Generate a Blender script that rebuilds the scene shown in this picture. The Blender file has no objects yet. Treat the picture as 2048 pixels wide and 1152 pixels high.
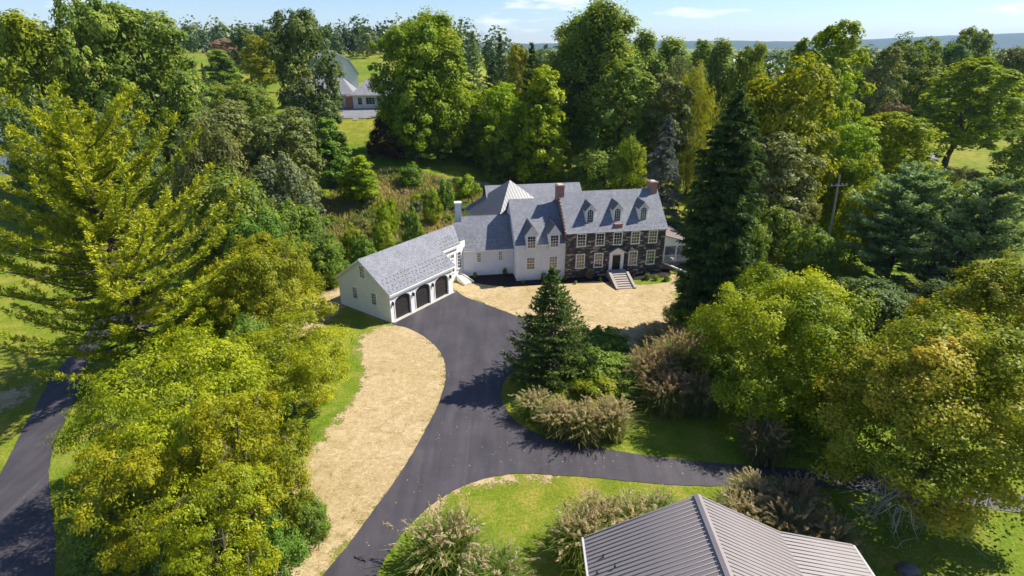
import bpy, math, random
import numpy as np
from mathutils import Vector

# ---------------------------------------------------------------- camera, sky, sun, exposure
sc = bpy.context.scene
COL = sc.collection
F_PX, CAM_H = 1100.0, 27.5
PITCH = math.atan(484 / 1100.0)
CP, SP = math.cos(PITCH), math.sin(PITCH)
cam_d = bpy.data.cameras.new('camera')
cam_d.sensor_width = 36.0
cam_d.lens = 36.0 * F_PX / 2048.0
cam_d.clip_start, cam_d.clip_end = 0.5, 30000.0
cam = bpy.data.objects.new('camera', cam_d)
cam.location = (0, 0, CAM_H)
cam.rotation_euler = (math.radians(90) - PITCH, 0, 0)
COL.objects.link(cam)
sc.camera = cam

SUN_EL = math.radians(47.5)
SUN_AZ = math.radians(69.0)                  # from +Y towards +X
world = bpy.data.worlds.new('World'); sc.world = world; world.use_nodes = True
wn, wl = world.node_tree.nodes, world.node_tree.links
wn.clear()
w_out = wn.new('ShaderNodeOutputWorld'); w_bg = wn.new('ShaderNodeBackground')
w_sky = wn.new('ShaderNodeTexSky'); w_sky.sky_type = 'NISHITA'; w_sky.sun_disc = False
w_sky.sun_elevation = SUN_EL; w_sky.sun_rotation = SUN_AZ
w_sky.altitude = 150; w_sky.air_density = 1.0; w_sky.dust_density = 0.1; w_sky.ozone_density = 3.5
w_bg.inputs['Strength'].default_value = 0.092
# thin fair-weather clouds, the same law over the whole sky
w_tc = wn.new('ShaderNodeTexCoord'); w_map = wn.new('ShaderNodeMapping'); w_map.inputs['Scale'].default_value = (7, 7, 34)
w_map.inputs['Location'].default_value = (1.7, 0.4, 2.0)
w_nz = wn.new('ShaderNodeTexNoise'); w_nz.inputs['Scale'].default_value = 1.0; w_nz.inputs['Detail'].default_value = 6; w_nz.inputs['Roughness'].default_value = 0.55
w_rp = wn.new('ShaderNodeValToRGB'); w_rp.color_ramp.elements[0].position = 0.60; w_rp.color_ramp.elements[1].position = 0.70
w_mul = wn.new('ShaderNodeMath'); w_mul.operation = 'MULTIPLY'; w_mul.inputs[1].default_value = 0.75
w_mx = wn.new('ShaderNodeMix'); w_mx.data_type = 'RGBA'; w_mx.inputs['B'].default_value = (8.0, 8.0, 8.2, 1)
wl.new(w_tc.outputs['Generated'], w_map.inputs['Vector']); wl.new(w_map.outputs[0], w_nz.inputs['Vector'])
wl.new(w_nz.outputs['Fac'], w_rp.inputs['Fac']); wl.new(w_rp.outputs['Color'], w_mul.inputs[0])
wl.new(w_mul.outputs[0], w_mx.inputs['Factor']); 
w_tint = wn.new('ShaderNodeMix'); w_tint.data_type = 'RGBA'; w_tint.blend_type = 'MULTIPLY'; w_tint.inputs['Factor'].default_value = 1.0; w_tint.inputs['B'].default_value = (0.775, 0.83, 1.0, 1)
wl.new(w_sky.outputs[0], w_tint.inputs['A']); wl.new(w_tint.outputs['Result'], w_mx.inputs['A'])
wl.new(w_mx.outputs['Result'], w_bg.inputs['Color']); wl.new(w_bg.outputs[0], w_out.inputs['Surface'])

sun_d = bpy.data.lights.new('sun', 'SUN'); sun_d.energy = 4.9; sun_d.angle = math.radians(0.55); sun_d.color = (1.0, 0.95, 0.86)
sun = bpy.data.objects.new('sun', sun_d); COL.objects.link(sun)
to_sun = Vector((math.sin(SUN_AZ) * math.cos(SUN_EL), math.cos(SUN_AZ) * math.cos(SUN_EL), math.sin(SUN_EL)))
sun.rotation_euler = to_sun.to_track_quat('Z', 'Y').to_euler(); sun.location = (60, 40, 80)

vs = sc.view_settings
vs.view_transform = 'Standard'; vs.look = 'None'; vs.exposure = 0.80; vs.gamma = 1.0; vs.use_curve_mapping = False
cy = sc.cycles
cy.use_denoising = True
cy.max_bounces = 8; cy.diffuse_bounces = 6; cy.glossy_bounces = 2; cy.transmission_bounces = 4; cy.transparent_max_bounces = 6; cy.volume_bounces = 0
cy.sample_clamp_indirect = 6.0; cy.use_adaptive_sampling = True; cy.adaptive_threshold = 0.02
cy.caustics_reflective = False; cy.caustics_refractive = False

# ---------------------------------------------------------------- geometry of the photograph
def ray(px, py):
    u = (px - 1024) / F_PX; v = -(py - 576) / F_PX
    return np.array([u, CP + v * SP, -SP + v * CP])
def G(px, py, z=0.0):                         # where a pixel meets level ground
    r = ray(px, py); t = (z - CAM_H) / r[2]
    return np.array([t * r[0], t * r[1], z])
def AT(px, py, y):                            # the pixel's point at distance y from the camera's foot
    r = ray(px, py); t = y / r[1]
    return np.array([t * r[0], y, CAM_H + t * r[2]])
def sstep(a, b, x):
    t = np.clip((x - a) / (b - a), 0, 1); return t * t * (3 - 2 * t)
def terrain(x, y):                            # level round the house, a bank and hill behind on the left
    x = np.asarray(x, float); y = np.asarray(y, float)
    a = sstep(14, -30, x)
    h = 0.22 * np.clip(y - 79, 0, 61) + 0.07 * np.clip(y - 140, 0, 150)
    soft = sstep(76, 92, y)
    far = sstep(2600, 500, y)
    und = 0.25 * np.sin(x * 0.05 + 1) * np.sin(y * 0.043) * sstep(85, 140, y)
    return a * h * soft * far + und - 3.0 * sstep(150, 500, y) * sstep(0, 60, x)
def tz(x, y): return float(terrain(x, y))

# ---------------------------------------------------------------- materials
MATS = {}
def mat_base(name):
    m = bpy.data.materials.new(name); m.use_nodes = True; MATS[name] = m
    n, l = m.node_tree.nodes, m.node_tree.links
    return m, n, l, n['Principled BSDF']
def simple(name, rgb, rough=0.7, var=0.12, scale=3.0, bump=0.0, bscale=20.0, spec=0.3, metal=0.0, ior=None):
    m, n, l, b = mat_base(name)
    tc = n.new('ShaderNodeTexCoord')
    nz = n.new('ShaderNodeTexNoise'); nz.inputs['Scale'].default_value = scale; nz.inputs['Detail'].default_value = 5
    l.new(tc.outputs['Object'], nz.inputs['Vector'])
    rp = n.new('ShaderNodeValToRGB'); c = np.array(rgb)
    rp.color_ramp.elements[0].position = 0.3; rp.color_ramp.elements[1].position = 0.7
    rp.color_ramp.elements[0].color = (*np.clip(c * (1 - var), 0, 1), 1); rp.color_ramp.elements[1].color = (*np.clip(c * (1 + var), 0, 1), 1)
    l.new(nz.outputs['Fac'], rp.inputs['Fac']); l.new(rp.outputs['Color'], b.inputs['Base Color'])
    b.inputs['Roughness'].default_value = rough; b.inputs['Specular IOR Level'].default_value = spec; b.inputs['Metallic'].default_value = metal
    if ior: b.inputs['IOR'].default_value = ior
    if bump:
        n2 = n.new('ShaderNodeTexNoise'); n2.inputs['Scale'].default_value = bscale; n2.inputs['Detail'].default_value = 4
        l.new(tc.outputs['Object'], n2.inputs['Vector'])
        bp = n.new('ShaderNodeBump'); bp.inputs['Strength'].default_value = bump; bp.inputs['Distance'].default_value = 0.03
        l.new(n2.outputs['Fac'], bp.inputs['Height']); l.new(bp.outputs[0], b.inputs['Normal'])
    return m
def ramp(n, stops):
    r = n.new('ShaderNodeValToRGB'); e = r.color_ramp.elements
    while len(e) > 1: e.remove(e[-1])
    e[0].position = stops[0][0]; e[0].color = (*stops[0][1], 1)
    for p, c in stops[1:]:
        k = e.new(p); k.color = (*c, 1)
    return r
def noise(n, l, vec, scale, detail=5, rough=0.55, dist=0.0):
    z = n.new('ShaderNodeTexNoise'); z.inputs['Scale'].default_value = scale; z.inputs['Detail'].default_value = detail
    z.inputs['Roughness'].default_value = rough; z.inputs['Distortion'].default_value = dist
    l.new(vec, z.inputs['Vector']); return z.outputs['Fac']
def mixc(n, l, fac, a, b, mode='MIX'):
    m = n.new('ShaderNodeMix'); m.data_type = 'RGBA'; m.blend_type = mode
    for key, v in (('Factor', fac), ('A', a), ('B', b)):
        if isinstance(v, (int, float)): m.inputs[key].default_value = v
        elif isinstance(v, tuple): m.inputs[key].default_value = (*v, 1)
        else: l.new(v, m.inputs[key])
    return m.outputs['Result']
def mathn(n, l, op, a, b=0.0, clamp=False):
    m = n.new('ShaderNodeMath'); m.operation = op; m.use_clamp = clamp
    for i, v in ((0, a), (1, b)):
        if isinstance(v, (int, float)): m.inputs[i].default_value = v
        else: l.new(v, m.inputs[i])
    return m.outputs[0]

def make_grass_mat():
    m, n, l, b = mat_base('lawn')
    tc = n.new('ShaderNodeTexCoord').outputs['Object']
    big = noise(n, l, tc, 0.045, 4); mid = noise(n, l, tc, 0.5, 6, 0.65); fine = noise(n, l, tc, 5.0, 6, 0.75)
    r1 = ramp(n, [(0.25, (0.082, 0.130, 0.011)), (0.48, (0.140, 0.188, 0.015)), (0.72, (0.255, 0.235, 0.048))])
    l.new(mid, r1.inputs['Fac'])
    r2 = ramp(n, [(0.3, (0.45, 0.5, 0.45)), (0.7, (1.45, 1.4, 1.3))]); l.new(fine, r2.inputs['Fac'])
    r3 = ramp(n, [(0.38, (0.82, 1.0, 0.75)), (0.62, (1.5, 1.18, 1.6))]); l.new(big, r3.inputs['Fac'])
    c = mixc(n, l, 1.0, r1.outputs['Color'], r2.outputs['Color'], 'MULTIPLY')
    c = mixc(n, l, 1.0, c, r3.outputs['Color'], 'MULTIPLY')
    l.new(c, b.inputs['Base Color']); b.inputs['Roughness'].default_value = 0.9; b.inputs['Specular IOR Level'].default_value = 0.1
    bp = n.new('ShaderNodeBump'); bp.inputs['Strength'].default_value = 0.9; bp.inputs['Distance'].default_value = 0.08
    l.new(fine, bp.inputs['Height']); l.new(bp.outputs[0], b.inputs['Normal'])
    return m
def make_straw_mat():
    m, n, l, b = mat_base('straw')
    tc = n.new('ShaderNodeTexCoord').outputs['Object']
    mp = n.new('ShaderNodeMapping'); mp.inputs['Scale'].default_value = (1.0, 1.6, 1.0); mp.inputs['Rotation'].default_value = (0, 0, 0.5); l.new(tc, mp.inputs[0])
    fine = noise(n, l, mp.outputs[0], 2.6, 8, 0.85, 1.6); mid = noise(n, l, tc, 0.7, 8, 0.8, 1.0); big = noise(n, l, tc, 0.13, 3)
    r1 = ramp(n, [(0.30, (0.17, 0.115, 0.05)), (0.46, (0.37, 0.285, 0.15)), (0.58, (0.50, 0.41, 0.25)), (0.70, (0.62, 0.53, 0.37))]); l.new(fine, r1.inputs['Fac'])
    r2 = ramp(n, [(0.32, (0.52, 0.48, 0.36)), (0.43, (0.88, 0.85, 0.78)), (0.62, (1.08, 1.08, 1.1))]); l.new(mid, r2.inputs['Fac'])
    r3 = ramp(n, [(0.35, (1.08, 1.05, 1.05)), (0.65, (0.95, 0.92, 0.82))]); l.new(big, r3.inputs['Fac'])
    c = mixc(n, l, 1.0, r1.outputs['Color'], r2.outputs['Color'], 'MULTIPLY'); c = mixc(n, l, 1.0, c, r3.outputs['Color'], 'MULTIPLY')
    l.new(c, b.inputs['Base Color']); b.inputs['Roughness'].default_value = 0.95; b.inputs['Specular IOR Level'].default_value = 0.1
    bp = n.new('ShaderNodeBump'); bp.inputs['Strength'].default_value = 0.8; bp.inputs['Distance'].default_value = 0.06
    l.new(fine, bp.inputs['Height']); l.new(bp.outputs[0], b.inputs['Normal'])
    # worn edge: the sheet thins out into the soil below
    at = n.new('ShaderNodeAttribute'); at.attribute_name = 'inside'
    e1 = noise(n, l, tc, 0.9, 6, 0.7); e2 = noise(n, l, tc, 6.0, 3, 0.7)
    k = mathn(n, l, 'ADD', mathn(n, l, 'MULTIPLY', mathn(n, l, 'SUBTRACT', e1, 0.5), 5.0), mathn(n, l, 'MULTIPLY', mathn(n, l, 'SUBTRACT', e2, 0.5), 2.4))
    s = mathn(n, l, 'ADD', at.outputs['Fac'], k)
    a = mathn(n, l, 'MULTIPLY', s, 2.5, True)
    tr = n.new('ShaderNodeBsdfTransparent'); mx = n.new('ShaderNodeMixShader')
    l.new(a, mx.inputs[0]); l.new(tr.outputs[0], mx.inputs[1]); l.new(b.outputs[0], mx.inputs[2])
    l.new(mx.outputs[0], n['Material Output'].inputs['Surface'])
    return m
def make_asphalt():
    m, n, l, b = mat_base('asphalt')
    tc = n.new('ShaderNodeTexCoord').outputs['Object']
    mp = n.new('ShaderNodeMapping'); mp.inputs['Rotation'].default_value = (0, 0, 0.62); mp.inputs['Scale'].default_value = (1.0, 0.12, 1); l.new(tc, mp.inputs[0])
    str_ = noise(n, l, mp.outputs[0], 0.9, 4, 0.6, 0.8); fine = noise(n, l, tc, 22, 3, 0.8); mid = noise(n, l, tc, 0.35, 5, 0.6)
    r1 = ramp(n, [(0.3, (0.044, 0.039, 0.045)), (0.7, (0.068, 0.060, 0.066))]); l.new(mid, r1.inputs['Fac'])
    r2 = ramp(n, [(0.3, (0.72, 0.72, 0.74)), (0.7, (1.30, 1.27, 1.26))]); l.new(str_, r2.inputs['Fac'])
    r3 = ramp(n, [(0.2, (0.7, 0.7, 0.7)), (0.8, (1.3, 1.3, 1.3))]); l.new(fine, r3.inputs['Fac'])
    c = mixc(n, l, 1.0, r1.outputs['Color'], r2.outputs['Color'], 'MULTIPLY'); c = mixc(n, l, 1.0, c, r3.outputs['Color'], 'MULTIPLY')
    l.new(c, b.inputs['Base Color']); b.inputs['Roughness'].default_value = 0.62; b.inputs['Specular IOR Level'].default_value = 0.35
    bp = n.new('ShaderNodeBump'); bp.inputs['Strength'].default_value = 0.35; bp.inputs['Distance'].default_value = 0.01
    l.new(fine, bp.inputs['Height']); l.new(bp.outputs[0], b.inputs['Normal'])
    return m
def make_shingles(name, rgb):
    m, n, l, b = mat_base(name)
    uv = n.new('ShaderNodeUVMap').outputs[0]
    br = n.new('ShaderNodeTexBrick'); br.inputs['Scale'].default_value = 1.0; br.inputs['Brick Width'].default_value = 0.32; br.inputs['Row Height'].default_value = 0.19
    br.inputs['Mortar Size'].default_value = 0.012; br.inputs['Mortar Smooth'].default_value = 0.3; br.inputs['Bias'].default_value = 0.0
    c = np.array(rgb)
    br.inputs['Color1'].default_value = (*(c * 0.84), 1); br.inputs['Color2'].default_value = (*(c * 1.14), 1); br.inputs['Mortar'].default_value = (*(c * 0.45), 1)
    l.new(uv, br.inputs['Vector'])
    big = noise(n, l, uv, 0.5, 4); r = ramp(n, [(0.3, (0.9, 0.9, 0.9)), (0.7, (1.08, 1.08, 1.08))]); l.new(big, r.inputs['Fac'])
    l.new(mixc(n, l, 1.0, br.outputs['Color'], r.outputs['Color'], 'MULTIPLY'), b.inputs['Base Color'])
    b.inputs['Roughness'].default_value = 0.8; b.inputs['Specular IOR Level'].default_value = 0.25
    bp = n.new('ShaderNodeBump'); bp.inputs['Strength'].default_value = 0.6; bp.inputs['Distance'].default_value = 0.02; bp.invert = True
    l.new(br.outputs['Fac'], bp.inputs['Height']); l.new(bp.outputs[0], b.inputs['Normal'])
    return m
def make_siding():
    m, n, l, b = mat_base('white_siding')
    tc = n.new('ShaderNodeTexCoord'); sp = n.new('ShaderNodeSeparateXYZ'); l.new(tc.outputs['Object'], sp.inputs[0])
    f = mathn(n, l, 'FRACT', mathn(n, l, 'MULTIPLY', sp.outputs['Z'], 1 / 0.13))
    nz = noise(n, l, tc.outputs['Object'], 1.2, 5); r = ramp(n, [(0.3, (0.74, 0.725, 0.70)), (0.7, (0.82, 0.81, 0.79))]); l.new(nz, r.inputs['Fac'])
    l.new(r.outputs['Color'], b.inputs['Base Color']); b.inputs['Roughness'].default_value = 0.55
    bp = n.new('ShaderNodeBump'); bp.inputs['Strength'].default_value = 1.0; bp.inputs['Distance'].default_value = 0.03; bp.invert = True
    l.new(f, bp.inputs['Height']); l.new(bp.outputs[0], b.inputs['Normal'])
    return m
def make_brick(name='red_brick'):
    m, n, l, b = mat_base(name)
    tc = n.new('ShaderNodeTexCoord'); sp = n.new('ShaderNodeSeparateXYZ'); l.new(tc.outputs['Object'], sp.inputs[0])
    cb = n.new('ShaderNodeCombineXYZ'); l.new(mathn(n, l, 'ADD', sp.outputs['X'], sp.outputs['Y']), cb.inputs[0]); l.new(sp.outputs['Z'], cb.inputs[1])
    br = n.new('ShaderNodeTexBrick'); br.inputs['Scale'].default_value = 1.0; br.inputs['Brick Width'].default_value = 0.24; br.inputs['Row Height'].default_value = 0.085; br.inputs['Mortar Size'].default_value = 0.01
    br.inputs['Color1'].default_value = (0.24, 0.085, 0.06, 1); br.inputs['Color2'].default_value = (0.34, 0.13, 0.09, 1); br.inputs['Mortar'].default_value = (0.40, 0.33, 0.28, 1)
    l.new(cb.outputs[0], br.inputs['Vector']); l.new(br.outputs['Color'], b.inputs['Base Color']); b.inputs['Roughness'].default_value = 0.85
    return m
def attr_mat(name, stops, rough=0.85, attr='v', fine=0.2):
    m, n, l, b = mat_base(name)
    at = n.new('ShaderNodeAttribute'); at.attribute_name = attr
    r = ramp(n, stops); l.new(at.outputs['Fac'], r.inputs['Fac'])
    tc = n.new('ShaderNodeTexCoord').outputs['Object']; z = noise(n, l, tc, 6.0, 5, 0.7)
    r2 = ramp(n, [(0.25, (1 - fine,) * 3), (0.75, (1 + fine,) * 3)]); l.new(z, r2.inputs['Fac'])
    l.new(mixc(n, l, 1.0, r.outputs['Color'], r2.outputs['Color'], 'MULTIPLY'), b.inputs['Base Color']); b.inputs['Roughness'].default_value = rough
    return m
def leaf_mat(name, c0, c1, c2, trans=0.42, gloss=0.05, hv=0.025):
    m = bpy.data.materials.new(name); m.use_nodes = True; MATS[name] = m
    n, l = m.node_tree.nodes, m.node_tree.links; n.clear()
    out = n.new('ShaderNodeOutputMaterial')
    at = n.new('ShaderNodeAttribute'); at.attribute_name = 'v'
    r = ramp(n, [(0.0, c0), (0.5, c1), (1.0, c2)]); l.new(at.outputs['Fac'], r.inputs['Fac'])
    oi = n.new('ShaderNodeObjectInfo'); hs = n.new('ShaderNodeHueSaturation')
    l.new(mathn(n, l, 'ADD', mathn(n, l, 'MULTIPLY', oi.outputs['Random'], hv), 0.5 - hv / 2), hs.inputs['Hue'])
    l.new(mathn(n, l, 'ADD', mathn(n, l, 'MULTIPLY', oi.outputs['Random'], 0.2), 0.9), hs.inputs['Value'])
    l.new(r.outputs['Color'], hs.inputs['Color'])
    d = n.new('ShaderNodeBsdfDiffuse'); t = n.new('ShaderNodeBsdfTranslucent'); g = n.new('ShaderNodeBsdfGlossy'); g.inputs['Roughness'].default_value = 0.45
    g.inputs['Color'].default_value = (0.8, 0.85, 0.8, 1)
    tcol = mixc(n, l, 1.0, hs.outputs['Color'], (1.2, 1.2, 0.5), 'MULTIPLY')
    l.new(hs.outputs['Color'], d.inputs['Color']); l.new(tcol, t.inputs['Color'])
    m1 = n.new('ShaderNodeMixShader'); m1.inputs[0].default_value = trans; l.new(d.outputs[0], m1.inputs[1]); l.new(t.outputs[0], m1.inputs[2])
    m2 = n.new('ShaderNodeMixShader'); m2.inputs[0].default_value = gloss; l.new(m1.outputs[0], m2.inputs[1]); l.new(g.outputs[0], m2.inputs[2])
    l.new(m2.outputs[0], out.inputs['Surface'])
    return m

make_grass_mat(); make_straw_mat(); make_asphalt(); make_siding(); make_brick()
make_shingles('grey_shingles', (0.235, 0.24, 0.262)); make_shingles('porch_shingles', (0.20, 0.16, 0.14)); make_shingles('pale_shingles', (0.27, 0.265, 0.275))
simple('white_trim', (0.80, 0.79, 0.77), 0.5, 0.03)
simple('mortar', (0.42, 0.36, 0.28), 0.95, 0.2, 8)
simple('glass', (0.012, 0.013, 0.016), 0.06, 0.1, 1, spec=0.7, ior=1.85)
simple('black_door', (0.014, 0.014, 0.017), 0.4, 0.15)
simple('garage_door', (0.034, 0.029, 0.028), 0.45, 0.15)
simple('black_metal', (0.01, 0.01, 0.011), 0.5, 0.1)
simple('seam_metal', (0.255, 0.222, 0.21), 0.42, 0.05, 0.7, spec=0.5)
simple('grey_metal', (0.165, 0.162, 0.168), 0.45, 0.06, 0.7, spec=0.5)
simple('gutter_metal', (0.42, 0.41, 0.40), 0.4, 0.05)
simple('mulch', (0.022, 0.016, 0.013), 0.95, 0.5, 7, 0.8, 14)
simple('step_stone', (0.36, 0.31, 0.27), 0.85, 0.2, 5)
simple('concrete', (0.45, 0.42, 0.38), 0.85, 0.12, 2)
simple('bark', (0.10, 0.08, 0.065), 0.95, 0.35, 5, 0.6, 12)
simple('pale_bark', (0.26, 0.23, 0.20), 0.95, 0.3, 5, 0.6, 12)
simple('dead_wood', (0.30, 0.26, 0.23), 0.95, 0.25, 4)
simple('purple_twig', (0.15, 0.115, 0.11), 0.95, 0.3, 4)
simple('pole_wood', (0.27, 0.23, 0.19), 0.9, 0.2, 3)
simple('grey_drive', (0.20, 0.20, 0.21), 0.9, 0.12, 0.6)
simple('dirt', (0.23, 0.115, 0.055), 0.95, 0.35, 3, 0.6, 10)
simple('boulder', (0.12, 0.115, 0.11), 0.9, 0.3, 3, 0.5, 6)
simple('car_paint', (0.02, 0.022, 0.028), 0.25, 0.1, spec=0.6)
simple('car_white', (0.6, 0.6, 0.6), 0.3, 0.05, spec=0.6)
simple('tyre', (0.012, 0.012, 0.012), 0.8, 0.1)
simple('brown_wall', (0.16, 0.12, 0.10), 0.8, 0.1)
attr_mat('field_stone', [(0.0, (0.040, 0.034, 0.032)), (0.55, (0.11, 0.092, 0.08)), (0.8, (0.22, 0.18, 0.14)), (1.0, (0.55, 0.48, 0.38))], 0.85, fine=0.35)
attr_mat('dry_leaf', [(0.0, (0.35, 0.22, 0.05)), (1.0, (0.55, 0.48, 0.25))], 0.9)

# ---------------------------------------------------------------- builders
def empty(name, loc, label=None, cat=None, group=None):
    o = bpy.data.objects.new(name, None); o.location = loc; o.empty_display_size = 0.5; COL.objects.link(o)
    tag(o, label, cat, group); return o
def tag(o, label=None, cat=None, group=None, kind=None):
    if label: o['label'] = label
    if cat: o['category'] = cat
    if group: o['group'] = group
    if kind: o['kind'] = kind
    return o
def origin_of(p):
    v = np.zeros(3)
    while p is not None:
        v = v + np.array(p.location); p = p.parent
    return v
def np_mesh(name, V, quads, v=None, mat=None, tris=None):
    me = bpy.data.meshes.new(name)
    V = np.ascontiguousarray(V, np.float32); me.vertices.add(len(V)); me.vertices.foreach_set('co', V.ravel())
    parts, starts, pos = [], [], 0
    if quads is not None and len(quads):
        parts.append(np.asarray(quads, np.int32).ravel()); starts.append(np.arange(len(quads)) * 4); pos = 4 * len(quads)
    if tris is not None and len(tris):
        parts.append(np.asarray(tris, np.int32).ravel()); starts.append(pos + np.arange(len(tris)) * 3)
    lv = np.concatenate(parts); ls = np.concatenate(starts).astype(np.int32)
    me.loops.add(len(lv)); me.loops.foreach_set('vertex_index', lv)
    me.polygons.add(len(ls)); me.polygons.foreach_set('loop_start', ls)
    if v is not None:
        a = me.attributes.new('v', 'FLOAT', 'FACE'); a.data.foreach_set('value', np.ascontiguousarray(v, np.float32))
    me.update(calc_edges=True)
    if mat: me.materials.append(MATS[mat])
    return me
def link(name, me, parent=None, loc=None):
    o = bpy.data.objects.new(name, me); COL.objects.link(o)
    if parent is not None: o.parent = parent
    if loc is not None: o.location = loc
    return o
class Fr:                                     # a plan frame: a along, b back, z up
    def __init__(s, o, ang):
        s.o = np.array(o[:2], float); s.a = ang
        s.e1 = np.array([math.cos(ang), math.sin(ang)]); s.e2 = np.array([-math.sin(ang), math.cos(ang)])
    def __call__(s, a, b, z):
        p = s.o + s.e1 * a + s.e2 * b; return np.array([p[0], p[1], z])
WORLD = Fr((0, 0), 0.0)
class MB:
    def __init__(s, fr=WORLD): s.V, s.F, s.A, s.UV, s.fr = [], [], [], [], fr
    def poly(s, pts, uv=None, v=0.5, world=False):
        i = len(s.V); s.V += [np.array(p, float) if world else s.fr(*p) for p in pts]
        s.F.append(list(range(i, i + len(pts)))); s.A.append(v); s.UV.append(uv); return s
    def box(s, a0, a1, b0, b1, z0, z1, v=0.5):
        i = len(s.V)
        s.V += [s.fr(a, b, z) for z in (z0, z1) for b in (b0, b1) for a in (a0, a1)]
        for f in ((0, 2, 3, 1), (4, 5, 7, 6), (0, 1, 5, 4), (2, 6, 7, 3), (0, 4, 6, 2), (1, 3, 7, 5)):
            s.F.append([i + k for k in f]); s.A.append(v); s.UV.append(None)
        return s
    def prism(s, pts, off):                   # polygon (frame coords) extruded by off (frame vector)
        n = len(pts); q = [tuple(np.array(p) + np.array(off)) for p in pts]
        s.poly(pts); s.poly(q[::-1])
        for k in range(n): s.poly([pts[k], q[k], q[(k + 1) % n], pts[(k + 1) % n]])
        return s
    def slab(s, pts, eave, t=0.10):           # roof slope: world polygon with UVs in metres and a thickness downwards
        P = [np.array(p, float) for p in pts]; n = np.zeros(3)
        for k in range(len(P)): n += np.cross(P[k] - P[0], P[(k + 1) % len(P)] - P[0])
        n /= np.linalg.norm(n)
        if n[2] < 0: P = P[::-1]; n = -n
        u = np.array([eave[0], eave[1], 0.0]); u /= np.linalg.norm(u); w = np.cross(n, u)
        uv = [(float(np.dot(p, u)), float(np.dot(p, w))) for p in P]
        s.poly(P, uv, world=True); Q = [p - n * t for p in P]; s.poly(Q[::-1], [(0, 0)] * len(P), world=True)
        for k in range(len(P)):
            k2 = (k + 1) % len(P); s.poly([P[k], Q[k], Q[k2], P[k2]], [uv[k], uv[k], uv[k2], uv[k2]], world=True)
        return s
    def build(s, name, mat, parent=None, kind=None, smooth=False, root=None):
        o0 = origin_of(parent) if parent is not None else (np.array(root) if root is not None else np.zeros(3))
        me = bpy.data.meshes.new(name); me.from_pydata([tuple(v - o0) for v in s.V], [], s.F)
        if any(u is not None for u in s.UV):
            ul = me.uv_layers.new(name='UVMap'); k = 0
            for f, u in zip(s.F, s.UV):
                for j in range(len(f)):
                    if u is not None: ul.data[k].uv = u[j]
                    k += 1
        if len(set(s.A)) > 1:
            a = me.attributes.new('v', 'FLOAT', 'FACE'); a.data.foreach_set('value', np.array(s.A, np.float32))
        me.materials.append(MATS[mat]); me.update()
        if smooth: me.shade_smooth()
        o = link(name, me, parent, None if parent is not None or root is None else root)
        if kind: o['kind'] = kind
        return o
def tubes(paths, sides=6):                    # paths: list of (points Nx3, radii N) -> V, quads
    V, Q, base = [], [], 0
    ang = np.linspace(0, 2 * np.pi, sides, endpoint=False)
    for P, R in paths:
        P = np.asarray(P, float); R = np.asarray(R, float); n = len(P)
        T = np.gradient(P, axis=0); T /= np.linalg.norm(T, axis=1)[:, None] + 1e-9
        ref = np.where(np.abs(T[:, 2:3]) > 0.9, np.array([[1.0, 0, 0]]), np.array([[0, 0, 1.0]]))
        A = np.cross(T, ref); A /= np.linalg.norm(A, axis=1)[:, None] + 1e-9; B = np.cross(T, A)
        ring = P[:, None, :] + R[:, None, None] * (np.cos(ang)[None, :, None] * A[:, None, :] + np.sin(ang)[None, :, None] * B[:, None, :])
        V.append(ring.reshape(-1, 3))
        i = np.arange(n - 1)[:, None] * sides + np.arange(sides)[None, :]; j = np.arange(n - 1)[:, None] * sides + (np.arange(sides)[None, :] + 1) % sides
        Q.append(np.stack([i, j, j + sides, i + sides], -1).reshape(-1, 4) + base); base += n * sides
    return np.concatenate(V), np.concatenate(Q)
# ---------------------------------------------------------------- ground, drives, straw
def axis(*segs): return np.unique(np.concatenate([np.linspace(a, b, n) for a, b, n in segs]))
gx = axis((-6000, -400, 12), (-400, -120, 29), (-120, 120, 97), (120, 400, 29), (400, 6000, 12))
gy = axis((-60, 10, 8), (10, 150, 71), (150, 400, 51), (400, 1000, 21), (1000, 9000, 17))
X, Y = np.meshgrid(gx, gy); Zt = terrain(X, Y)
V = np.stack([X, Y, Zt], -1).reshape(-1, 3); nx, ny = len(gx), len(gy)
ii = (np.arange(ny - 1)[:, None] * nx + np.arange(nx - 1)[None, :]).ravel()
ground = link('ground', np_mesh('ground', V, np.stack([ii, ii + 1, ii + nx + 1, ii + nx], -1), mat='lawn')); ground['kind'] = 'structure'
ground.data.shade_smooth()

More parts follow.
